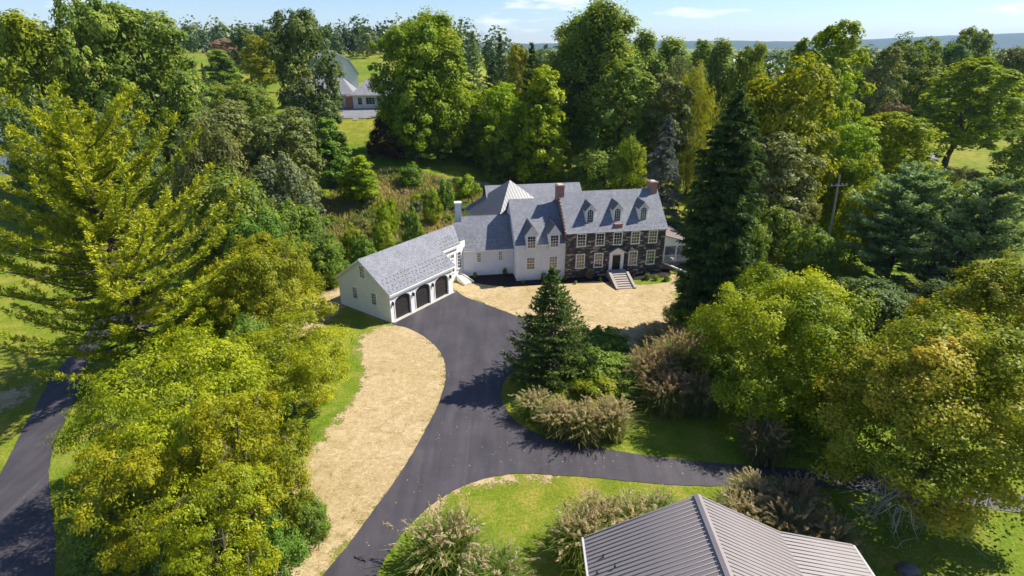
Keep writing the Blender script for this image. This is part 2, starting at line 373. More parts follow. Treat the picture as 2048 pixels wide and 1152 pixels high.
def smooth_line(pts, closed=True, n=7, jit=0.0, seed=0):
    P = np.array(pts, float); rg = np.random.default_rng(seed); out = []
    m = len(P)
    for i in range(m if closed else m - 1):
        p0, p1, p2, p3 = (P[(i + k) % m] for k in (-1, 0, 1, 2))
        if not closed:
            p0 = P[max(i - 1, 0)]; p3 = P[min(i + 2, m - 1)]
        for t in np.linspace(0, 1, n, endpoint=False):
            out.append(0.5 * ((2 * p1) + (-p0 + p2) * t + (2 * p0 - 5 * p1 + 4 * p2 - p3) * t * t + (-p0 + 3 * p1 - 3 * p2 + p3) * t ** 3))
    out = np.array(out)
    return out + rg.normal(0, jit, out.shape) if jit else out
def plan(px_pts, z=0.0): return [G(x, y, z)[:2] for x, y in px_pts]
def sheet(name, outline, z, thick, mat, kind='structure'):
    import mathutils.geometry as mg
    P = [Vector((p[0], p[1])) for p in outline]; n = len(P)
    tri = mg.tessellate_polygon([[Vector((p.x, p.y, 0)) for p in P]])
    Vv = [(p.x, p.y, z) for p in P] + [(p.x, p.y, z - thick) for p in P]
    me = bpy.data.meshes.new(name)
    me.from_pydata(Vv, [], [list(t) for t in tri] + [(i, (i + 1) % n, n + (i + 1) % n, n + i) for i in range(n)])
    me.materials.append(MATS[mat]); me.update()
    import bmesh
    bm = bmesh.new(); bm.from_mesh(me); bmesh.ops.recalc_face_normals(bm, faces=bm.faces); bm.to_mesh(me); bm.free()
    o = link(name, me); o['kind'] = kind; return o
drive_px = [(500, 1330), (645, 1152), (700, 1085), (760, 1003), (810, 932), (850, 862), (880, 800), (892, 748), (884, 710), (858, 680), (820, 658), (785, 648),
            (795, 636), (850, 607), (905, 581), (930, 594), (975, 610), (1030, 631), (1058, 646), (1062, 680), (1045, 722), (1012, 757), (1002, 790), (1016, 826), (1050, 855), (1100, 876),
            (1160, 888), (1250, 905), (1350, 919), (1450, 928), (1560, 935), (1650, 944), (1800, 960), (2000, 985), (2300, 1030), (2350, 1075), (2000, 1020), (1800, 990), (1660, 977), (1560, 975), (1450, 973), (1350, 970),
            (1250, 962), (1180, 955), (1100, 950), (1030, 948), (960, 960), (900, 986), (850, 1021), (810, 1062), (775, 1110), (748, 1158), (640, 1330)]
DRIVE = smooth_line(plan(drive_px), n=8, jit=0.02, seed=1)
sheet('driveway', DRIVE, 0.035, 0.2, 'asphalt')
ld_px = [(-260, 1330), (-120, 1130), (0, 948), (50, 852), (100, 762), (128, 727), (170, 670), (205, 625), (262, 625), (215, 672), (180, 718), (152, 798), (113, 880), (98, 950), (107, 1040), (112, 1110), (100, 1200), (60, 1330)]
sheet('side_lane', smooth_line(plan(ld_px), n=8, jit=0.02, seed=2), 0.035, 0.2, 'asphalt')

def inside_dist(P, Q):                        # signed distance of points Q to polygon P, positive inside
    A = P; B = np.roll(P, -1, 0); d = np.full(len(Q), 1e9); ins = np.zeros(len(Q), bool)
    for a, b in zip(A, B):
        ab = b - a; t = np.clip(((Q - a) @ ab) / (ab @ ab + 1e-12), 0, 1)
        d = np.minimum(d, np.linalg.norm(Q - (a + t[:, None] * ab), axis=1))
        c = ((a[1] > Q[:, 1]) != (b[1] > Q[:, 1])); xx = (b[0] - a[0]) * (Q[:, 1] - a[1]) / (b[1] - a[1] + 1e-12) + a[0]
        ins ^= c & (Q[:, 0] < xx)
    return np.where(ins, d, -d)
def worn_sheet(name, outlines, z, mat, cell=0.4, follow=False):
    Vs, Qs, Is, base = [], [], [], 0
    for P in outlines:
        lo, hi = P.min(0) - 2, P.max(0) + 2
        xs = np.arange(lo[0], hi[0], cell); ys = np.arange(lo[1], hi[1], cell)
        XX, YY = np.meshgrid(xs, ys); q = np.stack([XX.ravel(), YY.ravel()], -1); d = inside_dist(P, q)
        n = len(xs); k = (np.arange(len(ys) - 1)[:, None] * n + np.arange(n - 1)[None, :]).ravel()
        f = np.stack([k, k + 1, k + n + 1, k + n], -1); f = f[(d[f] > -1.6).any(1)]
        used, inv = np.unique(f, return_inverse=True); f = inv.reshape(-1, 4)
        zz = z + (terrain(q[used, 0], q[used, 1]) if follow else 0)
        Vs.append(np.column_stack([q[used], np.broadcast_to(zz, len(used))])); Qs.append(f + base); Is.append(d[used]); base += len(used)
    V = np.concatenate(Vs); me = np_mesh(name, V, np.concatenate(Qs), mat=mat)
    a = me.attributes.new('inside', 'FLOAT', 'POINT'); a.data.foreach_set('value', np.concatenate(Is).astype(np.float32))
    o = link(name, me); o['kind'] = 'structure'; return o
straw_l = [(800, 645), (752, 655), (712, 684), (724, 738), (706, 792), (676, 832), (618, 900), (565, 975), (525, 1045), (480, 1152), (430, 1330), (560, 1330), (660, 1150), (775, 1000), (830, 925), (865, 855), (895, 780), (900, 730), (880, 690), (840, 655)]
straw_side = [(690, 575), (640, 588), (618, 615), (600, 660), (628, 672), (660, 640), (690, 618)]
straw_f = [(898, 578), (935, 556), (990, 560), (1060, 561), (1200, 560), (1262, 561), (1352, 548), (1350, 600), (1348, 645), (1320, 668), (1250, 694), (1190, 690), (1150, 672), (1075, 660), (1030, 640), (975, 615)]
straw_b = [(925, 400), (972, 390), (985, 440), (930, 440)]
worn_sheet('straw_ground', [smooth_line(plan(p), n=5) for p in (straw_l, straw_side, straw_f)], 0.012, 'straw')
worn_sheet('rear_straw_patch', [smooth_line(plan([(915, 402), (985, 392), (1000, 445), (920, 450)]), n=5)], 0.03, 'straw', follow=True)
worn_sheet('lawn_bare_patch', [smooth_line(plan([(-80, 800), (60, 772), (45, 800), (-60, 850)]), n=5)], 0.012, 'straw')
worn_sheet('drive_verge_straw', [smooth_line(plan([(820, 1040), (880, 975), (960, 948), (1060, 947), (1120, 952), (1060, 962), (965, 972), (890, 1005), (840, 1050)]), n=5)], 0.010, 'straw', 0.25)
sheet('bare_soil', smooth_line(plan([(520, 1152), (555, 1060), (600, 1070), (590, 1110), (560, 1160), (520, 1250), (480, 1250)]), n=6, jit=0.06, seed=4), 0.008, 0.1, 'dirt')

# ---------------------------------------------------------------- the house
HA = math.radians(9.0)
HF = Fr((6.80, 65.40), HA)
gO = np.array([-13.02, 53.07]); GA = math.radians(54.7); GF = Fr(gO, GA)
house = empty('country_house', (*HF(0, 0, 0)[:2], 0.0), 'large house with dark stone front, white clapboard wings and a three-car garage', 'house')
house.rotation_euler = (0, 0, 0)

def plane_pt(px, py, p0, nrm):
    r = ray(px, py); c = np.array([0, 0, CAM_H]); t = np.dot(p0 - c, nrm) / np.dot(r, nrm); return c + t * r
def z1(x, y): return (640 + x / 3.49, 330 + y / 3.49)
def gable_walls(fr, a0, a1, b0, b1, ze, zr, parent, name, mat, br=None, base=-0.3):
    br = (b0 + b1) / 2 if br is None else br
    m = MB(fr)
    m.poly([(a0, b0, base), (a1, b0, base), (a1, b0, ze), (a0, b0, ze)])
    m.poly([(a1, b1, base), (a0, b1, base), (a0, b1, ze), (a1, b1, ze)])
    m.poly([(a0, b1, base), (a0, b0, base), (a0, b0, ze), (a0, br, zr), (a0, b1, ze)])
    m.poly([(a1, b0, base), (a1, b1, base), (a1, b1, ze), (a1, br, zr), (a1, b0, ze)])
    return m.build(name, mat, parent)
def gable_roof(fr, a0, a1, b0, b1, ze, zr, parent, mat, name='roof', ov=0.35, br=None, t=0.12, lift=0.06):
    br = (b0 + b1) / 2 if br is None else br
    s0 = (zr - ze) / (br - b0); s1 = (zr - ze) / (b1 - br); m = MB(fr)
    m.slab([fr(a0, b0 - ov, ze - ov * s0 + lift), fr(a1, b0 - ov, ze - ov * s0 + lift), fr(a1, br, zr + lift), fr(a0, br, zr + lift)], fr.e1, t)
    m.slab([fr(a1, b1 + ov, ze - ov * s1 + lift), fr(a0, b1 + ov, ze - ov * s1 + lift), fr(a0, br, zr + lift), fr(a1, br, zr + lift)], fr.e1, t)
    return m.build(name, mat, parent)
def window(fr, a, zc, w, h, b, parent, cols=3, rows=4, side=1, face='b', trim=0.11, sill=True, arch=False, name='window'):
    """face 'b': plane b=const looking to -b ; face 'a': plane a=const looking to -a (side=-1 flips)"""
    def bx(m, u0, u1, d0, d1, q0, q1):
        d0, d1 = (-d0 * side, -d1 * side); lo, hi = min(d0, d1), max(d0, d1)
        if face == 'b': m.box(u0, u1, b + lo, b + hi, q0, q1)
        else: m.box(b + lo, b + hi, u0, u1, q0, q1)
    g = MB(fr); bx(g, a - w / 2, a + w / 2, 0.004, 0.02, zc - h / 2, zc + h / 2)
    win = g.build(name, 'glass', parent)
    f = MB(fr); T = trim
    bx(f, a - w / 2 - T, a - w / 2, 0.002, 0.075, zc - h / 2 - T, zc + h / 2 + T); bx(f, a + w / 2, a + w / 2 + T, 0.002, 0.075, zc - h / 2 - T, zc + h / 2 + T)
    bx(f, a - w / 2, a + w / 2, 0.002, 0.07, zc + h / 2, zc + h / 2 + T)
    if sill: bx(f, a - w / 2 - T - 0.04, a + w / 2 + T + 0.04, 0.0, 0.12, zc - h / 2 - T - 0.02, zc - h / 2)
    f.build('frame', 'white_trim', win)
    mu = MB(fr); k = 0.016
    for c in range(1, cols):
        u = a - w / 2 + w * c / cols; bx(mu, u - k, u + k, 0.02, 0.04, zc - h / 2, zc + h / 2)
    for r in range(1, rows):
        q = zc - h / 2 + h * r / rows; kk = k * (1.8 if r * 2 == rows else 1.0); bx(mu, a - w / 2, a + w / 2, 0.02, 0.045, q - kk, q + kk)
    if arch:                                  # round head filled in white at the corners
        for s in (-1, 1):
            pts = [(s * w / 2, 0.0)] + [(s * w / 2 * math.cos(t), w / 2 * math.sin(t)) for t in np.linspace(0, math.pi / 2, 7)] + [(s * w / 2, w / 2)]
            zz = zc + h / 2 - w / 2
            mu.prism([(a + p, b - 0.022, zz + q) for p, q in pts], (0, -0.03, 0))
    mu.build('muntin', 'white_trim', win)
    return win
# --- stone block
SW, SD, SE, SR, SRB = 13.1, 9.0, 6.25, 10.25, 4.5
wallm = MB(HF); gable_walls(HF, 0, SW, 0.10, SD, SE, SR, house, 'stone_wall', 'mortar', br=SRB)
low = [(1.93, 2.35), (4.35, 2.35), (8.95, 2.35), (11.35, 2.35)]; up = [(1.95, 5.15), (4.38, 5.15), (6.72, 5.15), (9.05, 5.15), (11.4, 5.15)]
WIN = [(a, z, 0.98, 1.75) for a, z in low] + [(a, z, 0.98, 1.5) for a, z in up]
rg = np.random.default_rng(5); st = MB(HF)
holes = [(a - w / 2 - 0.13, a + w / 2 + 0.13, z - h / 2 - 0.15, z + h / 2 + 0.13) for a, z, w, h in WIN] + [(5.75, 7.65, 0, 3.35)]
z = -0.2
while z < SE - 0.1:
    hh = rg.uniform(0.13, 0.24); hh = min(hh, SE - z); a = -0.02 + rg.uniform(-0.3, 0)
    while a < SW:
        ln = rg.uniform(0.22, 0.62); a0, a1 = max(a, -0.02), min(a + ln, SW + 0.02)
        for h0, h1, q0, q1 in holes:
            if q0 < z + hh * 0.7 and q1 > z + hh * 0.3:
                if h0 < a0 < h1: a0 = h1
                if h0 < a1 < h1: a1 = h0
        if a1 - a0 > 0.06:
            j = rg.uniform(0.004, 0.03); dz = rg.uniform(0.006, 0.03, 2); d = rg.uniform(0.0, 0.055)
            i = len(st.V); b0 = 0.02 + d - 0.06; v = float(rg.beta(1.6, 3.2)) if rg.random() < 0.84 else float(rg.uniform(0.8, 1.0))
            sk = rg.uniform(-0.02, 0.02, 4)
            pts = [(a0 + j, z + dz[0] + sk[0]), (a1 - j, z + dz[0] + sk[1]), (a1 - j, z + hh - dz[1] + sk[2]), (a0 + j, z + hh - dz[1] + sk[3])]
            st.poly([(p, b0, q) for p, q in pts], v=v)
            for k in range(4):
                k2 = (k + 1) % 4; st.poly([(pts[k][0], b0, pts[k][1]), (pts[k][0], 0.11, pts[k][1]), (pts[k2][0], 0.11, pts[k2][1]), (pts[k2][0], b0, pts[k2][1])], v=v)
        a += ln
    z += hh
st.build('stone_facing', 'field_stone', house, kind='stuff')
for a, zc, w, h in WIN: window(HF, a, zc, w, h, 0.0, house, 3, 4)
gable_roof(HF, -0.12, SW + 0.15, 0, SD, SE + 0.12, SR, house, 'grey_shingles', ov=0.32, br=SRB)
MB(HF).box(-0.1, SW + 0.12, -0.26, -0.03, SE - 0.16, SE - 0.04).build('cornice', 'white_trim', house)
# chimneys
for a in (0.05, SW - 0.55):
    c = MB(HF).box(a - 0.45, a + 0.45, SRB - 0.65, SRB + 0.65, SR - 1.0, SR + 0.85).box(a - 0.52, a + 0.52, SRB - 0.72, SRB + 0.72, SR + 0.85, SR + 1.0).build('chimney', 'red_brick', house)
    MB(HF).box(a - 0.3, a + 0.3, SRB - 0.5, SRB + 0.5, SR + 1.0, SR + 1.07).build('chimney_cap', 'concrete', c)
# stepped wall joint along the left rake
fl = MB(HF)
for k in range(13):
    t0 = k / 13; b = -0.3 + (SRB + 0.3) * t0; zz = SE - 0.17 + (SR - SE + 0.29) * t0
    fl.box(-0.24, -0.125, b, b + 0.37, zz - 0.3, zz + 0.38)
fl.build('step_flashing', 'red_brick', house)
def dormer(fr, a, b, z0, w, zs, zp, slope, parent, wh, ww, arch, seam=True, z_win=None):
    """front at b, eaves at zs, peak at zp, roof main slope z = z0 + slope*(b'-b)"""
    m = MB(fr); bs = b + (zs - z0) / slope; bp = b + (zp - z0) / slope
    m.poly([(a - w / 2, b, z0 - 0.55), (a + w / 2, b, z0 - 0.55), (a + w / 2, b, zs), (a, b, zp), (a - w / 2, b, zs)])
    for s in (-1, 1): m.poly([(a + s * w / 2, b, z0 - 0.15), (a + s * w / 2, bs, zs), (a + s * w / 2, b, zs)])
    d = m.build('dormer', 'white_siding', parent)
    r = MB(fr); ov = 0.16; fo = 0.14; k = (zp - zs) / (w / 2)
    for s in (-1, 1):
        e = a + s * (w / 2 + ov); ze = zs - ov * k
        pts = [fr(a, b - fo, zp + 0.05), fr(a, bp + 0.25, zp + 0.05), fr(e, b + (ze - z0) / slope + 0.25, ze + 0.05), fr(e, b - fo, ze + 0.05)]
        r.slab(pts, fr.e2, 0.06)
    ro = r.build('dormer_roof', 'grey_metal', d)
    sm = MB(fr)
    for s in (-1, 1):
        for q in np.arange(b + 0.05, bp, 0.32):
            t = 1.0; e = a + s * (w / 2 + ov); ze = zs - ov * k
            zl = z0 + (q - b) * slope; lo = max(zl, ze)
            if lo > zp - 0.05: continue
            x_lo = a + s * (w / 2 + ov) * (zp - lo) / (zp - ze)
            sm.prism([(a, q, zp + 0.06), (x_lo, q, lo + 0.06), (x_lo, q, lo + 0.12), (a, q, zp + 0.12)], (0, 0.04, 0))
    if sm.V: sm.build('roof_seam', 'grey_metal', d, kind='stuff')
    tr = MB(fr)
    for s in (-1, 1):
        e = a + s * (w / 2 + ov); ze = zs - ov * k
        tr.prism([(a, b - fo - 0.002, zp + 0.0), (e, b - fo - 0.002, ze + 0.0), (e, b - fo - 0.002, ze - 0.13), (a, b - fo - 0.002, zp - 0.15)], (0, 0.03, 0))
    tr.build('rake_trim', 'white_trim', d)
    zc = z_win if z_win else (z0 + zs) / 2
    g = window(fr, a, zc, ww, wh, b, d, 3, 5 if arch else 4, trim=0.08, arch=arch)
    return d
sl = (SR - SE) / SRB
for a in (3.2, 6.75, 10.2): dormer(HF, a, 0.95, SE + 0.12 + 0.95 * sl * 0.97 + 0.06, 1.15, 8.75, 9.42, sl * 0.97, house, 1.62, 0.74, True, z_win=7.98)
MB(HF).box(6.25, 7.25, 0.1, 0.7, SE + 0.25, SE + 0.75).build('roof_hatch', 'red_brick', house)
# snow guards (too small to single out)
def guards(fr, a0, a1, b0, z0, slope, rows, name='snow_guard', step=0.62, parent=house):
    m = MB(fr)
    for r in range(rows):
        for a in np.arange(a0 + (0.31 if r % 2 else 0), a1, step):
            b = b0 + r * 0.42; z = z0 + (b - b0) * slope; m.box(a - 0.03, a + 0.03, b - 0.025, b + 0.025, z - 0.02, z + 0.06)
    return m.build(name, 'black_metal', parent, kind='stuff')
guards(HF, 0.3, SW, 0.05, SE + 0.20, sl * 0.97, 2)
# --- entrance: surround, pediment, door, steps
DA = 6.72
dw = MB(HF).box(DA - 0.95, DA - 0.55, -0.16, 0.05, 0.95, 3.3).box(DA + 0.55, DA + 0.95, -0.16, 0.05, 0.95, 3.3).box(DA - 0.549, DA + 0.549, -0.14, 0.05, 3.02, 3.3).build('door_surround', 'white_trim', house)
dr = MB(HF).box(DA - 0.55, DA + 0.55, -0.03, 0.03, 0.95, 2.78).build('front_door', 'black_door', house)
MB(HF).box(DA + 0.38, DA + 0.43, -0.08, -0.03, 1.85, 1.95).build('handle', 'gutter_metal', dr)
MB(HF).box(DA - 0.5, DA + 0.5, -0.04, 0.03, 2.83, 3.01).build('transom', 'glass', house)
pd = MB(HF).prism([(DA - 1.15, -0.36, 3.31), (DA + 1.15, -0.36, 3.31), (DA, -0.36, 4.0)], (0, 0.42, 0)).build('pediment', 'white_trim', house)
pr = MB(HF)
for s in (-1, 1): pr.slab([HF(DA, -0.5, 4.1), HF(DA, 0.05, 4.1), HF(DA + s * 1.32, 0.05, 3.32), HF(DA + s * 1.32, -0.5, 3.32)], HF.e2, 0.05)
pr.build('pediment_roof', 'grey_metal', pd)
steps = empty('entry_steps', (*HF(DA, -1.5, 0)[:2], 0.0), 'flight of pale stone steps with side walls leading up to the black front door', 'steps')
for k in range(7):
    zt = 0.90 - k * 0.128; b1 = -1.15 - k * 0.44; hw = 0.95 + 0.0 * k
    if k == 0: MB(HF).box(DA - 1.25, DA + 1.25, -1.25, -0.1, -0.1, 0.93).build('landing', 'step_stone', steps)
    MB(HF).box(DA - hw - 0.05, DA + hw + 0.05, b1 - 0.48, b1 - 0.0, zt - 0.135, zt - 0.02 + 0.008).build('step', 'step_stone', steps)
    MB(HF).box(DA - hw, DA + hw, b1 - 0.40, b1 - 0.002, -0.1, zt - 0.14).build('riser', 'red_brick', steps)
for s in (-1, 1):
    e = DA + s * 1.15
    MB(HF).prism([(e - 0.13, -1.26, -0.1), (e - 0.13, -1.26, 0.98), (e - 0.13, -4.35, 0.1), (e - 0.13, -4.35, -0.1)], (0.26, 0, 0)).build('cheek_wall', 'red_brick', steps)
    MB(HF).prism([(e - 0.17, -1.22, 1.0), (e - 0.17, -1.22, 1.07), (e - 0.17, -4.42, 0.18), (e - 0.17, -4.42, 0.11)], (0.34, 0, 0)).build('coping', 'step_stone', steps)
# --- white clapboard wing
WA, WB0, WB1, WE, WR, WRB = -6.25, 0.25, 11.0, 5.05, 9.25, 5.6
gable_walls(HF, WA, -0.002, WB0, WB1, WE, WR, house, 'clapboard_wall', 'white_siding', br=WRB)
gable_roof(HF, WA - 0.22, -0.13, WB0, WB1, WE, WR, house, 'grey_shingles', ov=0.28, br=WRB)
ws = (WR - WE) / (WRB - WB0)
for a in (-4.45, -1.55):
    window(HF, a, 2.33, 0.95, 1.5, WB0, house, 3, 4)
    dormer(HF, a, WB0 - 0.33, WE - 0.42, 1.4, 6.35, 7.35, ws, house, 1.45, 0.95, False, z_win=5.27)
MB(HF).box(-3.05, -2.97, WB0 - 0.09, WB0 - 0.01, 0.0, WE).build('downspout', 'white_trim', house)
MB(HF).box(WA - 0.02, WA + 0.12, WB0 - 0.025, WB0 + 0.12, -0.2, WE - 0.05).build('corner_board', 'white_trim', house)
for q0, q1 in ((WA - 0.2, -5.2), (-3.7, -2.3), (-0.8, -0.14)): MB(HF).box(q0, q1, WB0 - 0.34, WB0 - 0.27, WE - 0.34, WE - 0.2).build('gutter', 'white_trim', house)
# rake trim on the left gable
rt = MB(HF)
for (b0, z0, b1, zz1) in ((WB0 - 0.28, WE - 0.22, WRB, WR), (WB1 + 0.28, WE - 0.22, WRB, WR)):
    rt.prism([(WA - 0.23, b0, z0 - 0.12), (WA - 0.23, b1, zz1 - 0.12), (WA - 0.23, b1, zz1 + 0.05), (WA - 0.23, b0, z0 + 0.05)], (0.03, 0, 0))
rt.build('rake_trim', 'white_trim', house)
# --- link wing
LB, LE, LR, LRB = 2.85, 3.85, 7.15, 6.1
LA0 = -12.7
lm = MB(HF); 
lm.poly([(LA0, LB, -0.3), (WA, LB, -0.3), (WA, LB, LE), (LA0, LB, LE)])
lm.poly([(LA0, LB, -0.3), (LA0, LB, LE), (LA0, LRB, LR - 0.05), (LA0, 9.3, LE), (LA0, 9.3, -0.3)]); lm.poly([(LA0, 9.3, -0.3), (WA, 9.3, -0.3), (WA, 9.3, LE), (LA0, 9.3, LE)])
lm.build('clapboard_wall', 'white_siding', house)
ls_ = (LR - LE) / (LRB - LB); ov = 0.3
pE = HF(0, LB - ov, LE - ov * ls_ + 0.08); pR = HF(0, LRB, LR + 0.08); nL = np.cross(np.append(HF.e1, 0), pR - pE)
def on_link(x, y): return plane_pt(*z1(x, y), pE, nL)
P1, P2, P3, P4 = on_link(1008, 572), on_link(920, 405), on_link(982, 396), on_link(980, 338)
def to_h(p): d = p[:2] - HF.o; return float(d @ HF.e1), float(d @ HF.e2)
a4 = to_h(P4)[0]; P4 = HF(a4, LRB, LR + 0.08); P3 = HF(a4, to_h(P3)[1], P3[2]); P1 = HF(to_h(P1)[0], LB - ov, LE - ov * ls_ + 0.08)
lr = MB(HF)
lr.slab([P1, HF(WA - 0.003, LB - ov, LE - ov * ls_ + 0.08), HF(WA - 0.003, LRB, LR + 0.08), P4, P3, P2], HF.e1, 0.12)
lr.slab([HF(WA - 0.003, LRB, LR + 0.08), HF(WA - 0.003, 9.6, LE - ov * ls_ + 0.08), HF(a4, 9.6, LE - ov * ls_ + 0.08), P4], HF.e1, 0.12)
lr.build('roof', 'grey_shingles', house)
guards(HF, LA0 + 0.3, WA - 0.2, LB + 0.05, LE + 0.13, ls_, 3)
window(HF, -10.75, 2.55, 0.46, 1.15, LB, house, 2, 4); window(HF, -7.95, 2.62, 0.46, 1.15, LB, house, 2, 4)
MB(HF).box(LA0 + 0.02, WA - 0.06, LB - 0.34, LB - 0.27, LE - 0.42, LE - 0.28).build('gutter', 'white_trim', house)
MB(HF).box(WA - 0.16, WA - 0.06, LB - 0.12, LB - 0.02, -0.1, LE - 0.2).build('downspout', 'white_trim', house)
MB(HF).box(LA0 - 0.03, LA0 + 0.12, LB - 0.03, LB + 0.1, -0.1, LE - 0.2).build('corner_board', 'white_trim', house)
cw = MB(HF).box(a4 - 0.68, a4 + 0.12, LRB + 0.1, LRB + 0.9, 3, 8.8).build('chimney', 'white_siding', house)
MB(HF).box(a4 - 0.75, a4 + 0.19, LRB + 0.03, LRB + 0.97, 8.8, 8.94).build('chimney_cap', 'white_trim', cw)
# --- garage wing
GL, GD, GE, GR, GRB = 10.1, 8.4, 3.55, 6.45, 4.2
gs = (GR - GE) / GRB; gov = 0.25
gm = MB(GF)
gm.poly([(0, GD, -0.3), (0, 0, -0.3), (0, 0, GE), (0, GRB, GR), (0, GD, GE)]); gm.poly([(0, GD, -0.3), (0, GD, GE), (15, GD, GE), (15, GD, -0.3)])
gm.build('clapboard_wall', 'white_siding', house)
gE = GF(0, -gov, GE - gov * gs + 0.08); gR_ = GF(0, GRB, GR + 0.08); nG = np.cross(np.append(GF.e1, 0), gR_ - gE)
def to_g(p): d = p[:2] - GF.o; return float(d @ GF.e1), float(d @ GF.e2)
def on_gar(x, y): return plane_pt(*z1(x, y), gE, nG)
hb = 2.05
ze_h = GE + hb * gs
aR = to_g(on_gar(945, 668))[0]; aH = to_g(on_gar(1006, 573))[0]
Qtop = on_gar(918, 404); aT = to_g(Qtop)[0]
gr = MB(GF)
gr.slab([GF(-0.25, -gov, GE - gov * gs + 0.08), GF(10.45, -gov, GE - gov * gs + 0.08), GF(10.45, hb - 0.25, ze_h - 0.25 * gs + 0.08), GF(aH, hb - 0.25, ze_h - 0.25 * gs + 0.08), GF(aT, GRB, GR + 0.08), GF(-0.25, GRB, GR + 0.08)], GF.e1, 0.12)
gr.slab([GF(-0.25, GRB, GR + 0.08), GF(aT, GRB, GR + 0.08), GF(aT, GD + gov, GE - gov * gs + 0.08), GF(-0.25, GD + gov, GE - gov * gs + 0.08)], GF.e1, 0.12)
gr.build('roof', 'grey_shingles', house)
guards(GF, 0.1, 10.2, 0.05, GE + 0.15, gs, 4, step=0.55); guards(GF, 10.7, 14.2, hb + 0.1, ze_h + 0.19, gs, 3, step=0.55)
rt = MB(GF)
for b0, b1 in ((-gov, GRB), (GD + gov, GRB)):
    rt.prism([(-0.26, b0, GE - gov * gs - 0.17), (-0.26, b1, GR - 0.17), (-0.26, b1, GR + 0.04), (-0.26, b0, GE - gov * gs + 0.04)], (0.03, 0, 0))
rt.build('rake_trim', 'white_trim', house)
MB(GF).box(-0.2, 10.4, -gov - 0.08, -gov + 0.0, GE - gov * gs - 0.13, GE - gov * gs + 0.02).build('gutter', 'white_trim', house)
# front wall with three arched openings
doors = [(0.62, 2.98), (3.78, 6.12), (6.95, 9.25)]
fw = MB(GF); zsp, zap = 2.18, 2.76
def arch_pts(a0, a1): return [(a0 + (a1 - a0) * t, zsp + (zap - zsp) * math.sqrt(max(0, 1 - (2 * t - 1) ** 2))) for t in np.linspace(0, 1, 13)]
edges = [0.0] + [q for d in doors for q in d] + [GL]
for k in range(0, len(edges), 2): fw.poly([(edges[k], 0, -0.3), (edges[k + 1], 0, -0.3), (edges[k + 1], 0, GE), (edges[k], 0, GE)])
for a0, a1 in doors:
    ap = arch_pts(a0, a1)
    for (p, q), (p2, q2) in zip(ap[:-1], ap[1:]):
        fw.poly([(p, 0, q), (p2, 0, q2), (p2, 0, GE), (p, 0, GE)]); fw.poly([(p, 0, q), (p, 0.35, q), (p2, 0.35, q2), (p2, 0, q2)])
    for a in (a0, a1): fw.poly([(a, 0, -0.3), (a, 0.35, -0.3), (a, 0.35, zsp), (a, 0, zsp)])
fw.poly([(GL, 0, -0.3), (GL, hb, -0.3), (GL, hb, ze_h), (GL, 0, GE)])
fw.build('garage_front_wall', 'white_trim', house)
for a0, a1 in doors:
    g = MB(GF)
    g.box(a0 - 0.1, a1 + 0.1, 0.20, 0.26, -0.1, zap + 0.1)
    go = g.build('garage_door', 'garage_door', house)
    zz = 0.05
    for k in range(5):                       # door leaves: five raised panels
        w3 = (a1 - a0 - 0.12) / 3
        MB(GF).box(a0 + 0.02, a1 - 0.02, 0.165, 0.20, zz + 0.02, zz + 0.50).build('panel', 'garage_door', go)
        zz += 0.53
    tr = MB(GF)
    ap = arch_pts(a0 - 0.001, a1 + 0.001)
    for (p, q), (p2, q2) in zip(ap[:-1], ap[1:]): tr.prism([(p, -0.05, q), (p2, -0.05, q2), (p2, -0.05, q2 + 0.10), (p, -0.05, q + 0.10)], (0, 0.048, 0))
    for s, a in ((-1, a0), (1, a1)): tr.box(min(a, a + s * 0.10), max(a, a + s * 0.10), -0.05, -0.002, 0.05, zsp + 0.08)
    tr.build('door_trim', 'white_trim', go)
MB(GF).box(0.1, GL, -0.28, 0.2, 0.0, 0.085).build('door_sill', 'concrete', house)
for a in (0.32, 3.38, 6.54, 9.62):
    l_ = MB(GF).box(a - 0.07, a + 0.07, -0.2, -0.06, 2.0, 2.3).box(a - 0.1, a + 0.1, -0.23, -0.03, 2.3, 2.35).box(a - 0.03, a + 0.03, -0.16, 0.0, 2.36, 2.44).build('wall_lantern', 'black_metal', house)
for b, zc in ((3.98, 5.05), (5.6, 2.15), (2.5, 2.2)): window(GF, b, zc, 0.72, 1.3, 0.0, house, 3, 4, face='a')
MB(GF).box(-0.03, 0.1, -0.03, 0.12, -0.2, GE - 0.15).build('corner_board', 'white_trim', house)
# hyphen wall with glazed doors between garage and link
hm = MB(GF); hm.poly([(GL, hb, -0.3), (15.0, hb, -0.3), (15.0, hb, ze_h), (GL, hb, ze_h)]); hm.build('clapboard_wall', 'white_siding', house)
window(GF, 13.75, 2.6, 0.62, 2.1, hb, house, 2, 5, name='glazed_door'); window(GF, 12.45, 1.95, 0.6, 1.2, hb, house, 2, 3); window(GF, 12.45, 3.45, 0.6, 0.5, hb, house, 3, 1)
MB(GF).box(10.5, aH - 0.1, hb - 0.32, hb - 0.25, ze_h - 0.37, ze_h - 0.2).build('gutter', 'white_trim', house)
rp_ = empty('entry_ramp', (*GF(12.2, 0.6, 0)[:2], 0.0), 'short white ramp with side boards beside the garage corner', 'ramp')
A0 = G(*z1(940, 760), 0.75); A1 = G(*z1(975, 752), 0.75); B0 = G(*z1(1010, 838), 0.10); B1 = G(*z1(1072, 815), 0.10)
rm = MB(); n_b = 9
for k in range(n_b):                          # deck boards
    t0, t1 = k / n_b, (k + 0.94) / n_b; L = lambda p, q, t: p + (q - p) * t
    m_ = MB(); c = [L(A0, B0, t0), L(A1, B1, t0), L(A1, B1, t1), L(A0, B0, t1)]; m_.prism([tuple(x) for x in c], (0, 0, -0.05)); m_.build('deck_board', 'concrete', rp_)
